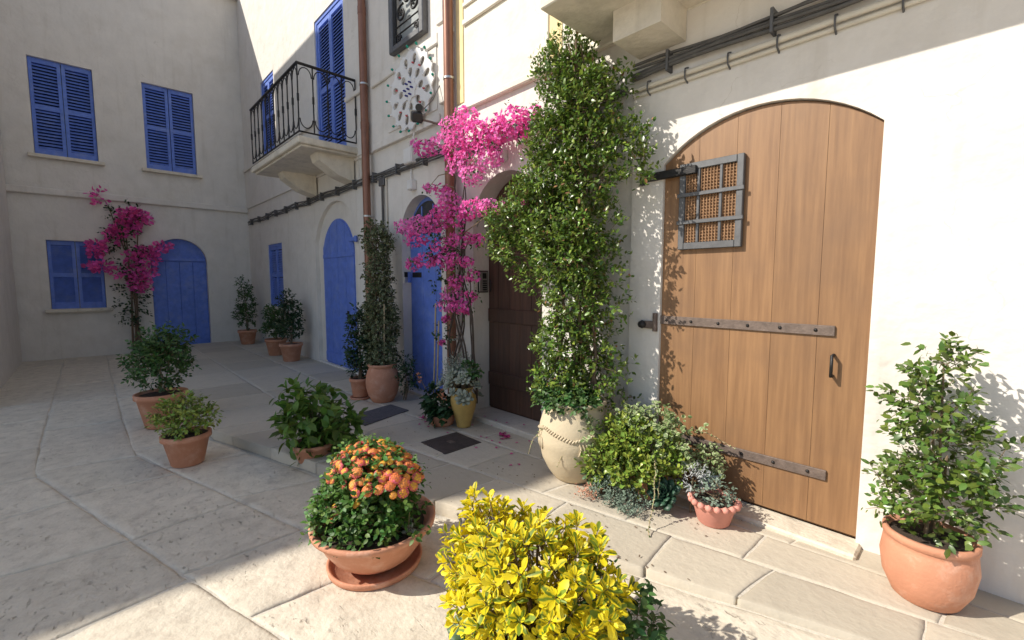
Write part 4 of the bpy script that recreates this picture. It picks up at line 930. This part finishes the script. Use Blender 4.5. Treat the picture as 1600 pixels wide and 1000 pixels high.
bush_thing('shrub', (c[0], c[1], .26), [(-5.86, -.66, .45, .13, .14), (-5.9, -.64, .7, .15, .16), (-5.93, -.62, .95, .13, .14), (-5.98, -.62, 1.15, .07, .08), (-5.80, -.66, .6, .12, .12)], 260, 'leaf_dark', 'dark green glossy shrub growing in the small terracotta flowerpot', 'shrub', L=(.035, .06))

# ---- succulent leaves and rosettes (thick leaves, one object each)
def thick_leaf(name, w, th, n=5, tip=.12):
    """fleshy leaf along +Y with rounded section and pointed tip"""
    v = []; st = [(0, .25), (.3, .62), (.62, 1.), (.85, .85), (1, tip)]
    for y, k in st:
        for j in range(6):
            a = 2*math.pi*j/6; v.append((w*.5*k*math.cos(a), y+.0*k, th*.5*(k+.2)*math.sin(a)+.10*y*y))
    f = [[i*6+j, i*6+(j+1) % 6, (i+1)*6+(j+1) % 6, (i+1)*6+j] for i in range(4) for j in range(6)]+[[24, 25, 26, 27, 28, 29]]
    b = MB().add(v, f, True); me = bpy.data.meshes.new(name); me.from_pydata(b.v, [], b.f); me.polygons.foreach_set('use_smooth', [True]*len(b.f))
    return me
FLESH = {}
def flesh(m, w=.5, th=.16):
    k = (m, w, th)
    if k not in FLESH: FLESH[k] = thick_leaf('fleshy_leaf', w, th); FLESH[k].materials.append(M[m])
    return FLESH[k]
def rosette(parent, c, axis, rad, n, m, w=.5, th=.16, open_=1.):
    ax = Vector(axis).normalized(); q = Vector((0, 0, 1)).rotation_difference(ax).to_matrix().to_4x4()
    for i in range(n):
        u = i/(n-1); a = i*2.39996; el = R(8+72*(1-u)**1.2*open_); l = rad*(.35+.65*u)
        mtx = Matrix.Translation(Vector(c)) @ q @ Matrix.Rotation(a, 4, 'Z') @ Matrix.Translation((0, rad*.05, .02*rad*(1-u)*6)) @ Matrix.Rotation(el, 4, 'X') @ Matrix.Scale(l, 4)
        link('leaf', flesh(m, w, th), parent, mtx)
    
# ---- yellow glazed vase with grey succulents
c = (-3.90, -.36, 0)
yv = thing('vase', c, 'yellow ochre glazed vase full of grey-green succulents beside the brown door', 'vase')
pot(yv, c, [(0, 0), (.075, 0), (.08, .012), (.082, .04), (.105, .12), (.135, .22), (.145, .29), (.135, .345), (.105, .375), (.095, .385), (.094, .41), (.108, .43), (.11, .445), (.098, .447), (.085, .43), (.08, .38), (0, .38)], 'yellow_glaze', 'body', soil=(.085, .41))
for s in (-1, 1): MB().tube([(c[0]+s*.10, c[1], .42), (c[0]+s*.15, c[1], .41), (c[0]+s*.155, c[1], .36), (c[0]+s*.14, c[1], .33)], .011, 6).build('handle', 'yellow_glaze', yv)
gs = thing('ghost_plant', (c[0], c[1], .4), 'pale grey rosette succulents spilling from the yellow vase', 'succulent')
rr = random.Random(4)
for k in range(40):
    a = rr.uniform(0, 6.28); e = rr.uniform(0, 1); r = .06+.24*e
    p0 = (c[0]+r*math.cos(a)-.03, c[1]+r*math.sin(a)*.8-.02, .46+.15*(1-e)+rr.uniform(-.07, .06)-.10*(e > .7))
    rosette(gs, p0, (math.cos(a)*e*1.2, math.sin(a)*e-.35, .8), rr.uniform(.065, .10), 12, 'leaf_grey', .62, .18)
    MB().tube([(c[0], c[1], .41), ((c[0]+p0[0])/2, (c[1]+p0[1])/2, .44), p0], .006, 5).build('stem', 'twig', gs)
P, D = blob_points([(-3.98, -.36, .64, .16, .14), (-4.07, -.38, .52, .13, .12)], 240, .5); lp, ld, lu = sprigs(P, D, 7, .06)
gp = thing('grey_shrub', (-3.98, -.36, .42), 'small dusty grey-leaved shrub behind the yellow vase rosettes', 'shrub')
leaves('foliage', lp, ld, lu, rng.uniform(.016, .03, len(lp)), T_ovate(.5), 'leaf_grey', gp)
for k in range(4): MB().tube([(-3.95, -.36, .40), (-3.97-.02*k, -.36, .5), (-3.95-.04*k, -.37, .62)], .005, 5).build('stem', 'twig', gp)
bush_thing('leafy_plant', (-3.82, -.34, .42), [(-3.80, -.36, .62, .09, .06)], 40, 'leaf_mid', 'tuft of broad green leaves at the top of the yellow vase', 'plant', L=(.04, .06), stems=3, length=.06)
# geranium pot
c = (-4.12, -.50, 0)
gpot = thing('plant_pot', c, 'low reddish terracotta bowl of geraniums beside the yellow vase', 'flowerpot')
pot(gpot, c, [(0, 0), (.11, 0), (.13, .02), (.15, .10), (.158, .12), (.15, .128), (.135, .11), (0, .1)], 'terracotta', 'body', soil=(.14, .11))
ge = thing('geranium', (c[0], c[1], .1), 'dark green geranium with peach flowers beside the yellow vase', 'geranium')
P, D = blob_points([(-4.15, -.52, .2, .17, .10), (-4.25, -.54, .30, .10, .09), (-4.08, -.56, .14, .14, .07)], 130, .55); lp, ld, lu = sprigs(P, unit(D+np.array((-.1, -.3, .4))), 3, .05)
leaves('foliage', lp, ld, lu, rng.uniform(.05, .075, len(lp)), T_ovate(.95, .1, .1, .4), 'leaf_dark', ge)
for k, (x, z) in enumerate(((-4.05, .36), (-4.0, .33), (-4.02, .40), (-4.09, .35), (-4.52, .50), (-4.47, .46))):
    d = rdir(14); pts = np.array((x, -.55, z))+d*.02; leaves('flower_head', pts, d, np.tile((0, 0, 1.), (14, 1)), .022, T_ovate(.8), 'peach_flower', ge)
    MB().tube([(c[0], c[1], .1), ((c[0]+x)/2, -.53, z*.6), (x, -.55, z)], .004, 5).build('flower_stalk', 'twig', ge)

# ---- lantana bowl
c = (-2.42, -2.15, street_z(-2.45)+.004)
lb = thing('bowl_planter', c, 'wide terracotta bowl planter on its saucer, full of lantana', 'planter')
pot(lb, c, [(0, .03), (.15, .03), (.18, .045), (.235, .09), (.285, .16), (.325, .235), (.338, .250), (.356, .256), (.360, .280), (.348, .288), (.320, .275), (.300, .23), (0, .21)], 'terracotta', 'body', 64, soil=(.29, .245), wob=.006)
MB().lathe([(0, .0), (.25, .0), (.268, .012), (.276, .042), (.270, .048), (.258, .044), (.245, .018), (0, .016)], c, 56).build('saucer', 'terracotta', lb)
la = thing('lantana', (c[0], c[1], c[2]+.22), 'lantana bush with orange, pink and yellow flower heads in terracotta bowl', 'lantana')
LB = [(-2.50, -2.12, .43, .25, .15), (-2.38, -2.11, .41, .22, .14), (-2.58, -2.18, .32, .18, .12), (-2.36, -2.18, .28, .17, .10), (-2.48, -2.24, .28, .20, .10), (-2.30, -2.05, .26, .12, .09), (-2.65, -2.10, .30, .15, .12), (-2.44, -2.32, .24, .18, .06), (-2.26, -2.22, .24, .13, .06), (-2.62, -2.28, .25, .14, .07), (-2.18, -2.08, .23, .09, .06)]
P, D = blob_points(LB, 1150, .55); D = unit(D+np.array((-.1, -.15, .35))+rng.normal(size=D.shape)*.3)
twig_lines('twigs', P[::4], D[::4], .08, .002, 'twig', la)
lp, ld, lu = sprigs(P, D, 6, .085); leaves('foliage', lp, ld, lu, rng.uniform(.026, .045, len(lp)), T_ovate(.62, .2, .15), 'leaf_lantana', la)
def lantana_head(seed):
    r = random.Random(seed); v = []; f = []; col = []
    kind = seed % 4
    for i in range(38):
        z = 1-(i+.5)/38*1.15; a = i*2.39996; rr_ = math.sqrt(max(0, 1-z*z)); n = Vector((rr_*math.cos(a), rr_*math.sin(a), z)); p0 = n*1.0
        t1 = n.orthogonal().normalized(); t2 = n.cross(t1); ph = r.uniform(0, 6)
        k = len(v); v.append(tuple(p0*1.02)); s = .34*r.uniform(.8, 1.15)*(.65+.5*i/38); vv = r.uniform(.85, 1.15)
        for q in range(8):
            a2 = ph+2*math.pi*q/8; rad = s*(1 if q % 2 == 0 else .62); v.append(tuple(p0+(t1*math.cos(a2)+t2*math.sin(a2))*rad+n*(.05 if q % 2 == 0 else .0)))
        yel = (.94, .55, .06); org = (.92, .34, .08); pnk = (.88, .20, .20)
        u = i/38+r.uniform(-.15, .15)
        cc = {0: (yel if u < .45 else org), 1: (org if u < .35 else pnk), 2: (yel if u < .25 else pnk), 3: (org if u < .6 else pnk)}[kind]
        for q in range(8): f.append((k, k+1+q, k+1+(q+1) % 8)); col.append(tuple(min(1, w_*vv) for w_ in cc))
    k = len(v)                                         # bud core under the florets
    for i in range(5):
        th = math.pi*.6*i/4
        for q in range(8): v.append((.9*math.sin(th)*math.cos(q*math.pi/4), .9*math.sin(th)*math.sin(q*math.pi/4), .9*math.cos(th)))
    for i in range(4):
        for q in range(8): f.append((k+i*8+q, k+i*8+(q+1) % 8, k+i*8+8+(q+1) % 8, k+i*8+8+q)); col.append((.82, .33, .12))
    me = bpy.data.meshes.new('lantana_head'); me.from_pydata(v, [], f); ca = me.color_attributes.new('Col', 'FLOAT_COLOR', 'CORNER')
    for pi, p_ in enumerate(me.polygons):
        for li in p_.loop_indices: ca.data[li].color = (*col[pi], 1)
    me.materials.append(M['lantana_petal']); return me
heads = [lantana_head(i) for i in range(8)]
HP, HD = blob_points([(a, b_, c_, r_*1.04, v_*1.08) for a, b_, c_, r_, v_ in LB[:2]+[LB[2], LB[6]]], 1500, .985, jit=0)
sel = []
for p0, d0 in zip(HP, HD):
    if p0[2] < .43 and not (p0[1] < -2.2 and rng.random() < .03): continue
    if d0[2] < .1: continue
    if all(np.linalg.norm(p0-q[0]) > .038 for q in sel): sel.append((p0, d0))
ext = [(-2.72, -2.25, .33), (-2.70, -2.28, .25), (-2.66, -2.30, .20), (-2.44, -2.36, .26), (-2.47, -2.35, .30), (-2.55, -2.36, .20), (-2.32, -2.28, .36), (-2.30, -2.25, .40), (-2.62, -2.34, .30)]
for e in ext: sel.append((np.array(e), unit(np.array((-.2, -.7, .6)))))
for i, (p0, d0) in enumerate(sel[:230]):
    ax = Vector(unit(d0+np.array((-.1, -.25, .5))+rng.normal(size=3)*.2)); s = random.uniform(.018, .033)
    mt = Matrix.Translation(Vector(p0)+ax*.025) @ Vector((0, 0, 1)).rotation_difference(ax).to_matrix().to_4x4() @ Matrix.Rotation(random.uniform(0, 6), 4, 'Z') @ Matrix.Diagonal((s, s*random.uniform(.85, 1), s*.48, 1))
    link('flower_head', heads[i % 8], la, mt)
for k in range(6): MB().tube([(c[0], c[1], c[2]+.22), (c[0]+.06*math.cos(k), c[1]+.06*math.sin(k), .26), (c[0]+.16*math.cos(k), c[1]+.12*math.sin(k), .38)], [.009, .007, .004], 5).build('stem', 'twig', la)
# small grey succulent tucked in the bowl
gq = thing('succulent', (-2.18, -2.02, .2), 'small pale rosette succulents at the rim of the lantana bowl', 'succulent')
for dx, dy in ((0, 0), (-.08, -.10), (-.06, .03)): rosette(gq, (-2.17+dx, -2.06+dy, .19), (.3, -.5, .8), .05, 12, 'leaf_grey', .6, .2)

# ---- golden euonymus in front
c = (-1.22, -2.02, street_z(-1.2))
ep = thing('plant_pot', c, 'low terracotta pot hidden beneath the golden yellow euonymus', 'flowerpot')
pot(ep, c, [(0, .004), (.15, .004), (.16, .01), (.19, .16), (.205, .165), (.205, .2), (.19, .2), (.175, .17), (0, .16)], 'terracotta', 'body', soil=(.18, .17))
eu = thing('euonymus', (c[0], c[1], .1), 'rounded golden yellow and green variegated euonymus bush', 'shrub')
EB = [(-1.25, -2.04, .38, .26, .19), (-1.42, -2.05, .39, .19, .16), (-1.09, -1.98, .35, .21, .17), (-1.49, -2.07, .27, .15, .14), (-1.17, -2.12, .27, .23, .18), (-1.28, -1.95, .42, .19, .12), (-1.03, -2.02, .22, .16, .14), (-1.34, -2.16, .19, .17, .14), (-1.2, -2.18, .14, .18, .12)]
EP, ED = blob_points(EB, 1400, .76)
b = np.array(EB)
inside = np.zeros(len(EP), bool)
for q in b: inside |= (((EP-q[:3])/np.array((q[3], q[3]*.85, q[4])))**2).sum(1) < .45
EP, ED = EP[~inside], ED[~inside]
keep = []
for i in range(len(EP)):
    if EP[i, 2] > .02 and not (EP[i, 2] < .20 and EP[i, 0] < -1.36) and all(np.linalg.norm(EP[i]-EP[j]) > .045 for j in keep): keep.append(i)
EP, ED = EP[keep], ED[keep]
EP = np.concatenate([EP, [(-1.58, -2.05, .58), (-1.55, -2.08, .55), (-1.46, -2.06, .60), (-1.42, -2.02, .57), (-1.04, -1.86, .54), (-1.0, -1.88, .51), (-1.60, -2.06, .51), (-1.15, -1.84, .54), (-1.72, -2.1, .36), (-1.70, -2.1, .30)]])
ED = np.concatenate([ED, [(-.2, 0, 1), (-.3, -.2, .8), (0, 0, 1), (.1, .1, 1), (.2, .2, .9), (.4, .1, .7), (-.6, 0, .6), (.1, .2, .9), (-.9, -.2, .3), (-.9, -.2, .0)]])
ED = unit(ED+np.array((-.12, -.15, .45))+rng.normal(size=ED.shape)*.18)
twig_lines('twigs', EP-ED*.06, ED, .11, .0035, 'twig', eu)
LV = []
for p0, d0 in zip(EP, ED):
    n = rng.integers(9, 14); x, d, nn = [q[0] for q in frames(d0[None], np.array([(.2, .1, 1.)]))]
    ph = rng.uniform(0, 6)
    for i in range(n):
        u = i/n; a = ph+i*2.39996; side = x*math.cos(a)+nn*math.sin(a)
        pos = p0+d*(.055*(1-u)-.01)+side*.006
        dr = unit(d*(1.15-1.05*u)+side*(.45+.6*u)+rng.normal(size=3)*.10)
        up = d*1.0-side*.35+rng.normal(size=3)*.12
        LV.append((pos, dr, up, rng.uniform(.036, .064)*(.70+.5*min(u*1.7, 1))))
camp = np.array(cam.location); fwv = np.array(fw)
sun_s = -np.array(SUN)
def vis(l):      # leaves nearest the street side and the light show largest
    v = l[0]-np.array((-1.25, -2.03, .34)); tc_ = unit(camp-l[0]); return float(v@tc_)+.15*float(unit(l[2])@tc_)
LV.sort(key=vis, reverse=True)
tm = [leaf_mesh('euonymus_leaf', [(0, 0, 0)], [(0, 1, 0)], [(0, 0, 1)], 1., T_obovate(*a)) for a in ((.50, .30, .10), (.45, .45, .18), (.55, .22, .26), (.49, .38, .02))]
for m_ in tm: m_.materials.append(M['euonymus'])
for i, (p0, d0, u0, L) in enumerate(LV[:300]):
    x, d, n = [Vector(q[0]) for q in frames(np.array([d0]), np.array([u0]))]
    mt = Matrix(((x.x, d.x, n.x, p0[0]), (x.y, d.y, n.y, p0[1]), (x.z, d.z, n.z, p0[2]), (0, 0, 0, 1))) @ Matrix.Scale(L, 4)
    link('leaf', tm[i % 4], eu, mt)
rest = LV[300:]
leaves('foliage', [l[0] for l in rest], [l[1] for l in rest], [l[2] for l in rest], [l[3] for l in rest], T_obovate(.5, .3, .12), 'euonymus_mass', eu)
for k in range(9):
    q = b[k % 9]; MB().tube([(c[0], c[1], .1), (c[0]*.5+q[0]*.5, c[1]*.5+q[1]*.5, .2), (q[0], q[1], q[2]+.08)], [.010, .008, .005], 5).build('stem', 'bark', eu)
# shaded right side of euonymus, shade painted as darker leaves; plants below it
bush_thing('shrub', (-.92, -1.85, street_z(-.9)), [(-.95, -1.82, .22, .17, .14), (-.88, -1.82, .12, .15, .10), (-1.02, -1.86, .08, .14, .08)], 200, 'leaf_mid', 'shaded right side of the golden euonymus, painted in darker green leaves', 'shrub', L=(.03, .05))
ae = thing('aeonium', (-1.45, -2.20, street_z(-1.45)), 'round-leaved green succulent at the foot of the golden euonymus', 'succulent')
for x, y, z, r in ((-1.52, -2.17, .04, .085), (-1.46, -2.20, .06, .09), (-1.57, -2.13, .0, .07), (-1.42, -2.22, .02, .08)):
    rosette(ae, (x, y, z), (-.2, -.5, .8), r, 18, 'succ_green', .62, .16); MB().tube([(x+.03, y+.04, -.08), (x, y, z)], .012, 6).build('stem', 'twig', ae)
P = np.stack([rng.uniform(-1.42, -1.22, 500), rng.uniform(-2.32, -2.18, 500), np.full(500, street_z(-1.3))], 1)
o = leaves('fine_grass', P, unit(rng.normal(size=(500, 3))*.35+np.array((0, -.1, 1))), rng.normal(size=(500, 3)), rng.uniform(.08, .20, 500), T_needle(.04), 'grass_fine', None)
tag(o, 'tuft of fine bright green grass below the golden euonymus', 'grass')

# ---- succulent corner by the honey door
sp2 = thing('plant_pot', (-1.80, -.33, 0), 'terracotta trough hidden behind the succulents beside the cream jar', 'flowerpot')
MB().box(-2.02, -1.58, -.44, -.16, .001, .20, .02).build('body', 'terracotta', sp2)
MB().box(-1.99, -1.61, -.41, -.19, .2005, .21, .002).build('soil', 'soil', sp2)
ja = thing('jade_plant', (-1.83, -.40, .2), 'yellow-green jade plant with fleshy leaves beside the cream jar', 'succulent')
JB = [(-1.93, -.46, .38, .19, .14), (-1.76, -.44, .43, .20, .15), (-1.60, -.40, .37, .17, .14), (-1.86, -.54, .26, .20, .14), (-1.68, -.54, .26, .18, .12), (-1.52, -.40, .28, .14, .12)]
P, D = blob_points(JB, 560, .55); D = unit(D+np.array((-.15, -.2, .4))); lp, ld, lu = sprigs(P, D, 7, .05, .8)
leaves('foliage', lp, ld, lu, rng.uniform(.030, .052, len(lp)), T_spoon(.62), 'leaf_jade', ja)
for k in range(8): q = JB[k % 5]; MB().tube([(-1.80, -.36, .2), ((q[0]-1.8)/2, (q[1]-.36)/2, .28), q[:3]], [.014, .010, .006], 6).build('stem', 'bark', ja)
va = thing('trailing_plant', (-1.70, -.30, .2), 'cream-edged variegated trailing plant above the jade plant', 'plant')
P, D = blob_points([(-1.64, -.28, .56, .20, .10), (-1.78, -.32, .55, .13, .08), (-2.05, -.60, .46, .11, .07), (-1.48, -.30, .48, .14, .12), (-1.96, -.58, .42, .08, .06), (-1.40, -.28, .36, .1, .1)], 170, .4); lp, ld, lu = sprigs(P, unit(D+np.array((-.1, -.3, .3))), 6, .07)
leaves('foliage', lp, ld, lu, rng.uniform(.026, .042, len(lp)), T_ovate(.85, .1, .1), 'variegated', va)
def runner(parent, pts, step=.035, L=.03, m='variegated', r=.003):
    pts = [Vector(p) for p in pts]
    fine = []
    for i in range(len(pts)-1):
        n = max(2, int((pts[i+1]-pts[i]).length/.03))
        for k in range(n):
            fine.append(pts[i].lerp(pts[i+1], k/n)+Vector((random.uniform(-1, 1), random.uniform(-1, 1), random.uniform(-1, 1)))*.004)
    fine.append(pts[-1])
    MB().tube(fine, r, 5).build('runner', 'cane', parent)
    P = []; D = []
    for i in range(1, len(fine)):
        t_ = (fine[i]-fine[i-1]).normalized(); s = t_.cross(Vector((.3, .5, .8))).normalized(); fade = 1-.5*i/len(fine)
        for sg in (-1, 1): P.append((*fine[i], fade)); D.append(tuple(s*sg+t_*.5+Vector((0, -.3, .2))))
    P = np.array(P)
    leaves('runner_leaves', P[:, :3], np.array(D)+rng.normal(size=(len(D), 3))*.2, np.tile((-.3, -.6, .7), (len(D), 1))+rng.normal(size=(len(D), 3))*.3, L*P[:, 3], T_ovate(.8, .1, .1), m, parent)
runner(va, [(-1.55, -.45, .42), (-1.46, -.60, .34), (-1.42, -.68, .14), (-1.40, -.78, .03), (-1.36, -.84, .012)])
runner(va, [(-1.50, -.30, .50), (-1.40, -.20, .54), (-1.28, -.16, .52), (-1.12, -.15, .46)])
runner(va, [(-1.46, -.28, .40), (-1.30, -.18, .42), (-1.18, -.16, .34)])
runner(va, [(-1.50, -.40, .50), (-1.47, -.50, .36), (-1.46, -.55, .12)])
runner(va, [(-2.30, -.72, .50), (-2.40, -.74, .40), (-2.46, -.76, .30), (-2.49, -.77, .20)], L=.02)
runner(va, [(-2.10, -.70, .42), (-2.15, -.74, .30), (-2.19, -.76, .18)], L=.014)
ros = thing('echeveria', (-2.02, -.56, 0), 'blue-green rosette succulents at the foot of the cream jar', 'succulent')
for x, y, z, r in ((-2.02, -.58, .13, .085), (-1.95, -.60, .08, .07), (-2.06, -.55, .20, .06), (-1.84, -.60, .14, .10)):
    rosette(ros, (x, y, z), (-.1, -.6, .7), r, 20, 'succ_green', .55, .14); MB().tube([(x+.02, y+.08, .0), (x, y, z)], .012, 6).build('stem', 'twig', ros)
ros2 = thing('echeveria', (-1.50, -.42, 0), 'large dark green rosette succulent beneath the trailing plant by the wooden door', 'succulent')
rosette(ros2, (-1.46, -.46, .12), (.0, -.75, .65), .13, 34, 'succ_dark', .6, .13)
MB().tube([(-1.46, -.36, .0), (-1.46, -.45, .12)], .02, 6).build('stem', 'twig', ros2)
sd = thing('sedum', (-1.72, -.62, 0), 'bushy blue-grey sedum creeping over the paving below the jade plant', 'succulent')
P, D = blob_points([(-1.80, -.64, .07, .11, .07), (-1.68, -.66, .07, .10, .07), (-1.60, -.64, .07, .09, .06), (-1.74, -.60, .12, .09, .07)], 170, .6); P[:, 2] = np.abs(P[:, 2]); D = unit(D+np.array((0, -.2, .7)))
lp, ld, lu = sprigs(P, D, 11, .055, .8); leaves('foliage', lp, ld, lu, rng.uniform(.014, .022, len(lp)), T_needle(.35), 'succ_blue', sd)
rd = thing('sedum', (-1.93, -.70, 0), 'small reddish straggling sedum stems on the paving in front of the jar', 'succulent')
P = np.stack([rng.uniform(-2.02, -1.86, 26), rng.uniform(-.76, -.64, 26), rng.uniform(.01, .07, 26)], 1); lp, ld, lu = sprigs(P, rdir(26)+np.array((-.3, -.3, .5)), 8, .05)
leaves('foliage', lp, ld, lu, rng.uniform(.012, .02, len(lp)), T_spoon(.6), 'succ_red', rd)
for k in range(4): MB().tube([(-1.84, -.60, .08), (-1.90-.02*k, -.66, .06), (-1.94-.02*k, -.72+.02*k, .03)], .005, 5).build('stem', 'succ_red', rd)
sv = thing('silver_plant', (-1.32, -.40, 0), 'silvery feathery plant at the edge of the succulent corner', 'plant')
P, D = blob_points([(-1.30, -.38, .26, .07, .09)], 40, .4); lp, ld, lu = sprigs(P, D+np.array((0, 0, .6)), 8, .06); leaves('foliage', lp, ld, lu, rng.uniform(.015, .03, len(lp)), T_needle(.2), 'silver_leaf', sv)
MB().tube([(-1.32, -.36, .0), (-1.30, -.38, .26)], .006, 5).build('stem', 'twig', sv)
# pots standing beside it
c = (-1.16, -.36, 0)
pk = thing('plant_pot', c, 'pink terracotta pot with scalloped rim in front of the honey brown door', 'flowerpot')
pot(pk, c, [(0, 0), (.09, 0), (.10, .01), (.135, .13), (.145, .15), (.13, .16), (.12, .14), (0, .13)], 'pink_pot', 'body', soil=(.125, .142))
for k in range(18):
    a = 2*math.pi*k/18; MB().lathe([(0, -.024), (.018, -.014), (.024, 0), (.018, .014), (0, .024)], (c[0]+.145*math.cos(a), c[1]+.145*math.sin(a), .15), 8).build('scallop', 'pink_pot', pk)
bush_thing('succulent_cushion', (c[0], c[1], .13), [(c[0], c[1], .20, .12, .07)], 70, 'succ_blue', 'low grey-green cushion in the pink scalloped pot', 'plant', L=(.02, .03), stems=3, length=.05)
c = (-1.28, -.16, 0)
bp_ = thing('plant_pot', c, 'slim pale blue glazed pot against the foot of the honey brown door', 'flowerpot')
pot(bp_, c, [(0, 0), (.055, 0), (.06, .01), (.075, .20), (.085, .25), (.078, .255), (.065, .23), (0, .22)], 'blue_pot', 'body', soil=(.068, .235))
bush_thing('sprawling_plant', (c[0], c[1], .23), [(c[0], c[1]-.02, .33, .08, .08)], 50, 'variegated', 'small variegated plant in the slim pale blue pot', 'plant', L=(.025, .04), stems=3, length=.06)
# leafy plant (hydrangea-like) at the left edge of the pavement
c = (-4.25, -1.86, street_z(-4.2)+.004)
hp = thing('plant_pot', c, 'squat dark terracotta pot under the broad-leaved green plant', 'flowerpot')
pot(hp, c, [(0, 0), (.12, 0), (.13, .01), (.165, .16), (.18, .165), (.18, .2), (.165, .2), (.15, .17), (0, .16)], 'terracotta', 'body', soil=(.155, .17))
bush_thing('hydrangea', (c[0], c[1], .1), [(c[0], c[1], .30, .26, .16), (c[0]+.12, c[1]+.16, .22, .20, .16), (c[0]-.1, c[1], .45, .2, .14), (c[0]+.02, c[1]+.1, .05, .2, .12)], 170, 'leaf_fresh', 'broad-leaved bright green plant behind the lantana bowl', 'shrub', L=(.08, .13), tmpl=T_ovate(.5, .25, .25), per=5, length=.12)

# ---- more pots along the lane beyond
c = (-6.6, -2.75, street_z(-6)+.004)
t = thing('plant_pot', c, 'tall terracotta pot with rounded olive-green shrub in the shaded lane', 'flowerpot')
pot(t, c, [(0, 0), (.16, 0), (.17, .01), (.235, .34), (.26, .345), (.26, .40), (.24, .405), (.22, .36), (0, .35)], 'terracotta', 'body', soil=(.23, .37))
bush_thing('shrub', (c[0], c[1], .3), [(c[0], c[1], .62, .34, .25), (c[0]+.1, c[1]+.1, .85, .25, .2), (c[0]-.1, c[1], .8, .25, .2)], 420, 'leaf_mid', 'rounded olive-green shrub in tall terracotta pot in the shaded lane', 'shrub', L=(.04, .06))
c = (-5.05, -2.72, street_z(-5)+.004)
t = thing('plant_pot', c, 'small plain terracotta pot of low yellowish plant in the shaded lane', 'flowerpot')
pot(t, c, [(0, 0), (.12, 0), (.13, .01), (.18, .24), (.2, .245), (.2, .29), (.185, .295), (.165, .26), (0, .25)], 'terracotta', 'body', soil=(.175, .27))
bush_thing('shrub', (c[0], c[1], .2), [(c[0], c[1], .34, .24, .12), (c[0], c[1], .42, .16, .1)], 240, 'leaf_jade', 'low yellowish-green plant in the small plain terracotta pot', 'shrub', L=(.03, .05))
for i, (x, hgt, m, lab) in enumerate(((-9.6, .9, 'leaf_dark', 'dark bushy shrub in a pot right of the shuttered ground-floor window'), (-10.6, .6, 'leaf_mid', 'low green bush in a pot between dark shrub and shuttered window'), (-13.0, 1.2, 'leaf_mid', 'tall green bush in a pot left of the shuttered ground-floor window'))):
    c = (x, -.38, .0); t = thing('plant_pot', c, 'terracotta pot against the wall, holding the '+lab.split(' in a pot')[0], 'flowerpot')
    pot(t, c, [(0, 0), (.14, 0), (.15, .01), (.2, .30), (.22, .305), (.22, .36), (.205, .36), (.185, .32), (0, .31)], 'terracotta', 'body', 32, soil=(.19, .33))
    bush_thing('shrub', (c[0], c[1], .3), [(x, -.40, .45+hgt*.25, .24, hgt*.25), (x+.05, -.38, .4+hgt*.6, .2, hgt*.3), (x-.06, -.4, .4+hgt*.9, .14, hgt*.2)], 240, m, lab, 'shrub', L=(.04, .07))
# a second climber on the end house
bo2 = thing('bougainvillea', (-13.75, -2.55, 0), 'pink bougainvillea climbing between the blue arched door and shuttered window at the lane end', 'bougainvillea')
for k in range(4): MB().tube([(-13.8+.03*k, -2.6+.05*k, 0), (-13.82, -2.55+.1*math.sin(k), 1.6), (-13.8, -2.6+.3*math.sin(k*2), 3.2)], [.025, .018, .01], 6).build('stem', 'bark', bo2)
for k in range(16):
    rk = random.Random(k); z = 1.5+.125*k+rk.uniform(-.12, .12); y = -2.6+rk.uniform(-.7, .65)*(1.1-abs(k-8)/14); n = rk.randint(40, 130); d = rdir(n); P = np.array((-13.75, y, z))+d*rng.random((n, 1))**.4*np.array((.14, rk.uniform(.15, .38), rk.uniform(.1, .22)))
    leaves('flower_cluster', P, d+rng.normal(size=(n, 3))*.4, rdir(n), .09, T_ovate(.85, .35, .15), 'bract', bo2)
P, D = blob_points([(-13.78, -2.55, 1.2, .3, .6), (-13.8, -2.6, 2.6, .35, .9)], 200, .4); lp, ld, lu = sprigs(P, D, 5, .16); leaves('foliage', lp, ld, lu, .07, T_ovate(.6), 'leaf_dark', bo2)
# shrub right of the honey door
c = (-.12, -.30, 0)
t = thing('plant_pot', c, 'round terracotta pot on the paving right of the honey brown door', 'flowerpot')
pot(t, c, [(0, 0), (.12, 0), (.135, .012), (.175, .10), (.19, .20), (.18, .28), (.17, .30), (.185, .31), (.185, .34), (.17, .345), (.155, .32), (0, .30)], 'terracotta', 'body', soil=(.165, .32))
bush_thing('shrub', (c[0], c[1], .3), [(c[0], c[1], .52, .22, .16), (c[0]+.04, c[1], .75, .2, .16), (c[0]-.03, c[1]+.02, .98, .15, .14), (c[0], c[1]+.02, 1.18, .09, .1)], 420, 'leaf_vine', 'upright glossy shrub in a round pot right of the honey brown door', 'shrub', L=(.022, .055))
print('objects', len(bpy.data.objects))
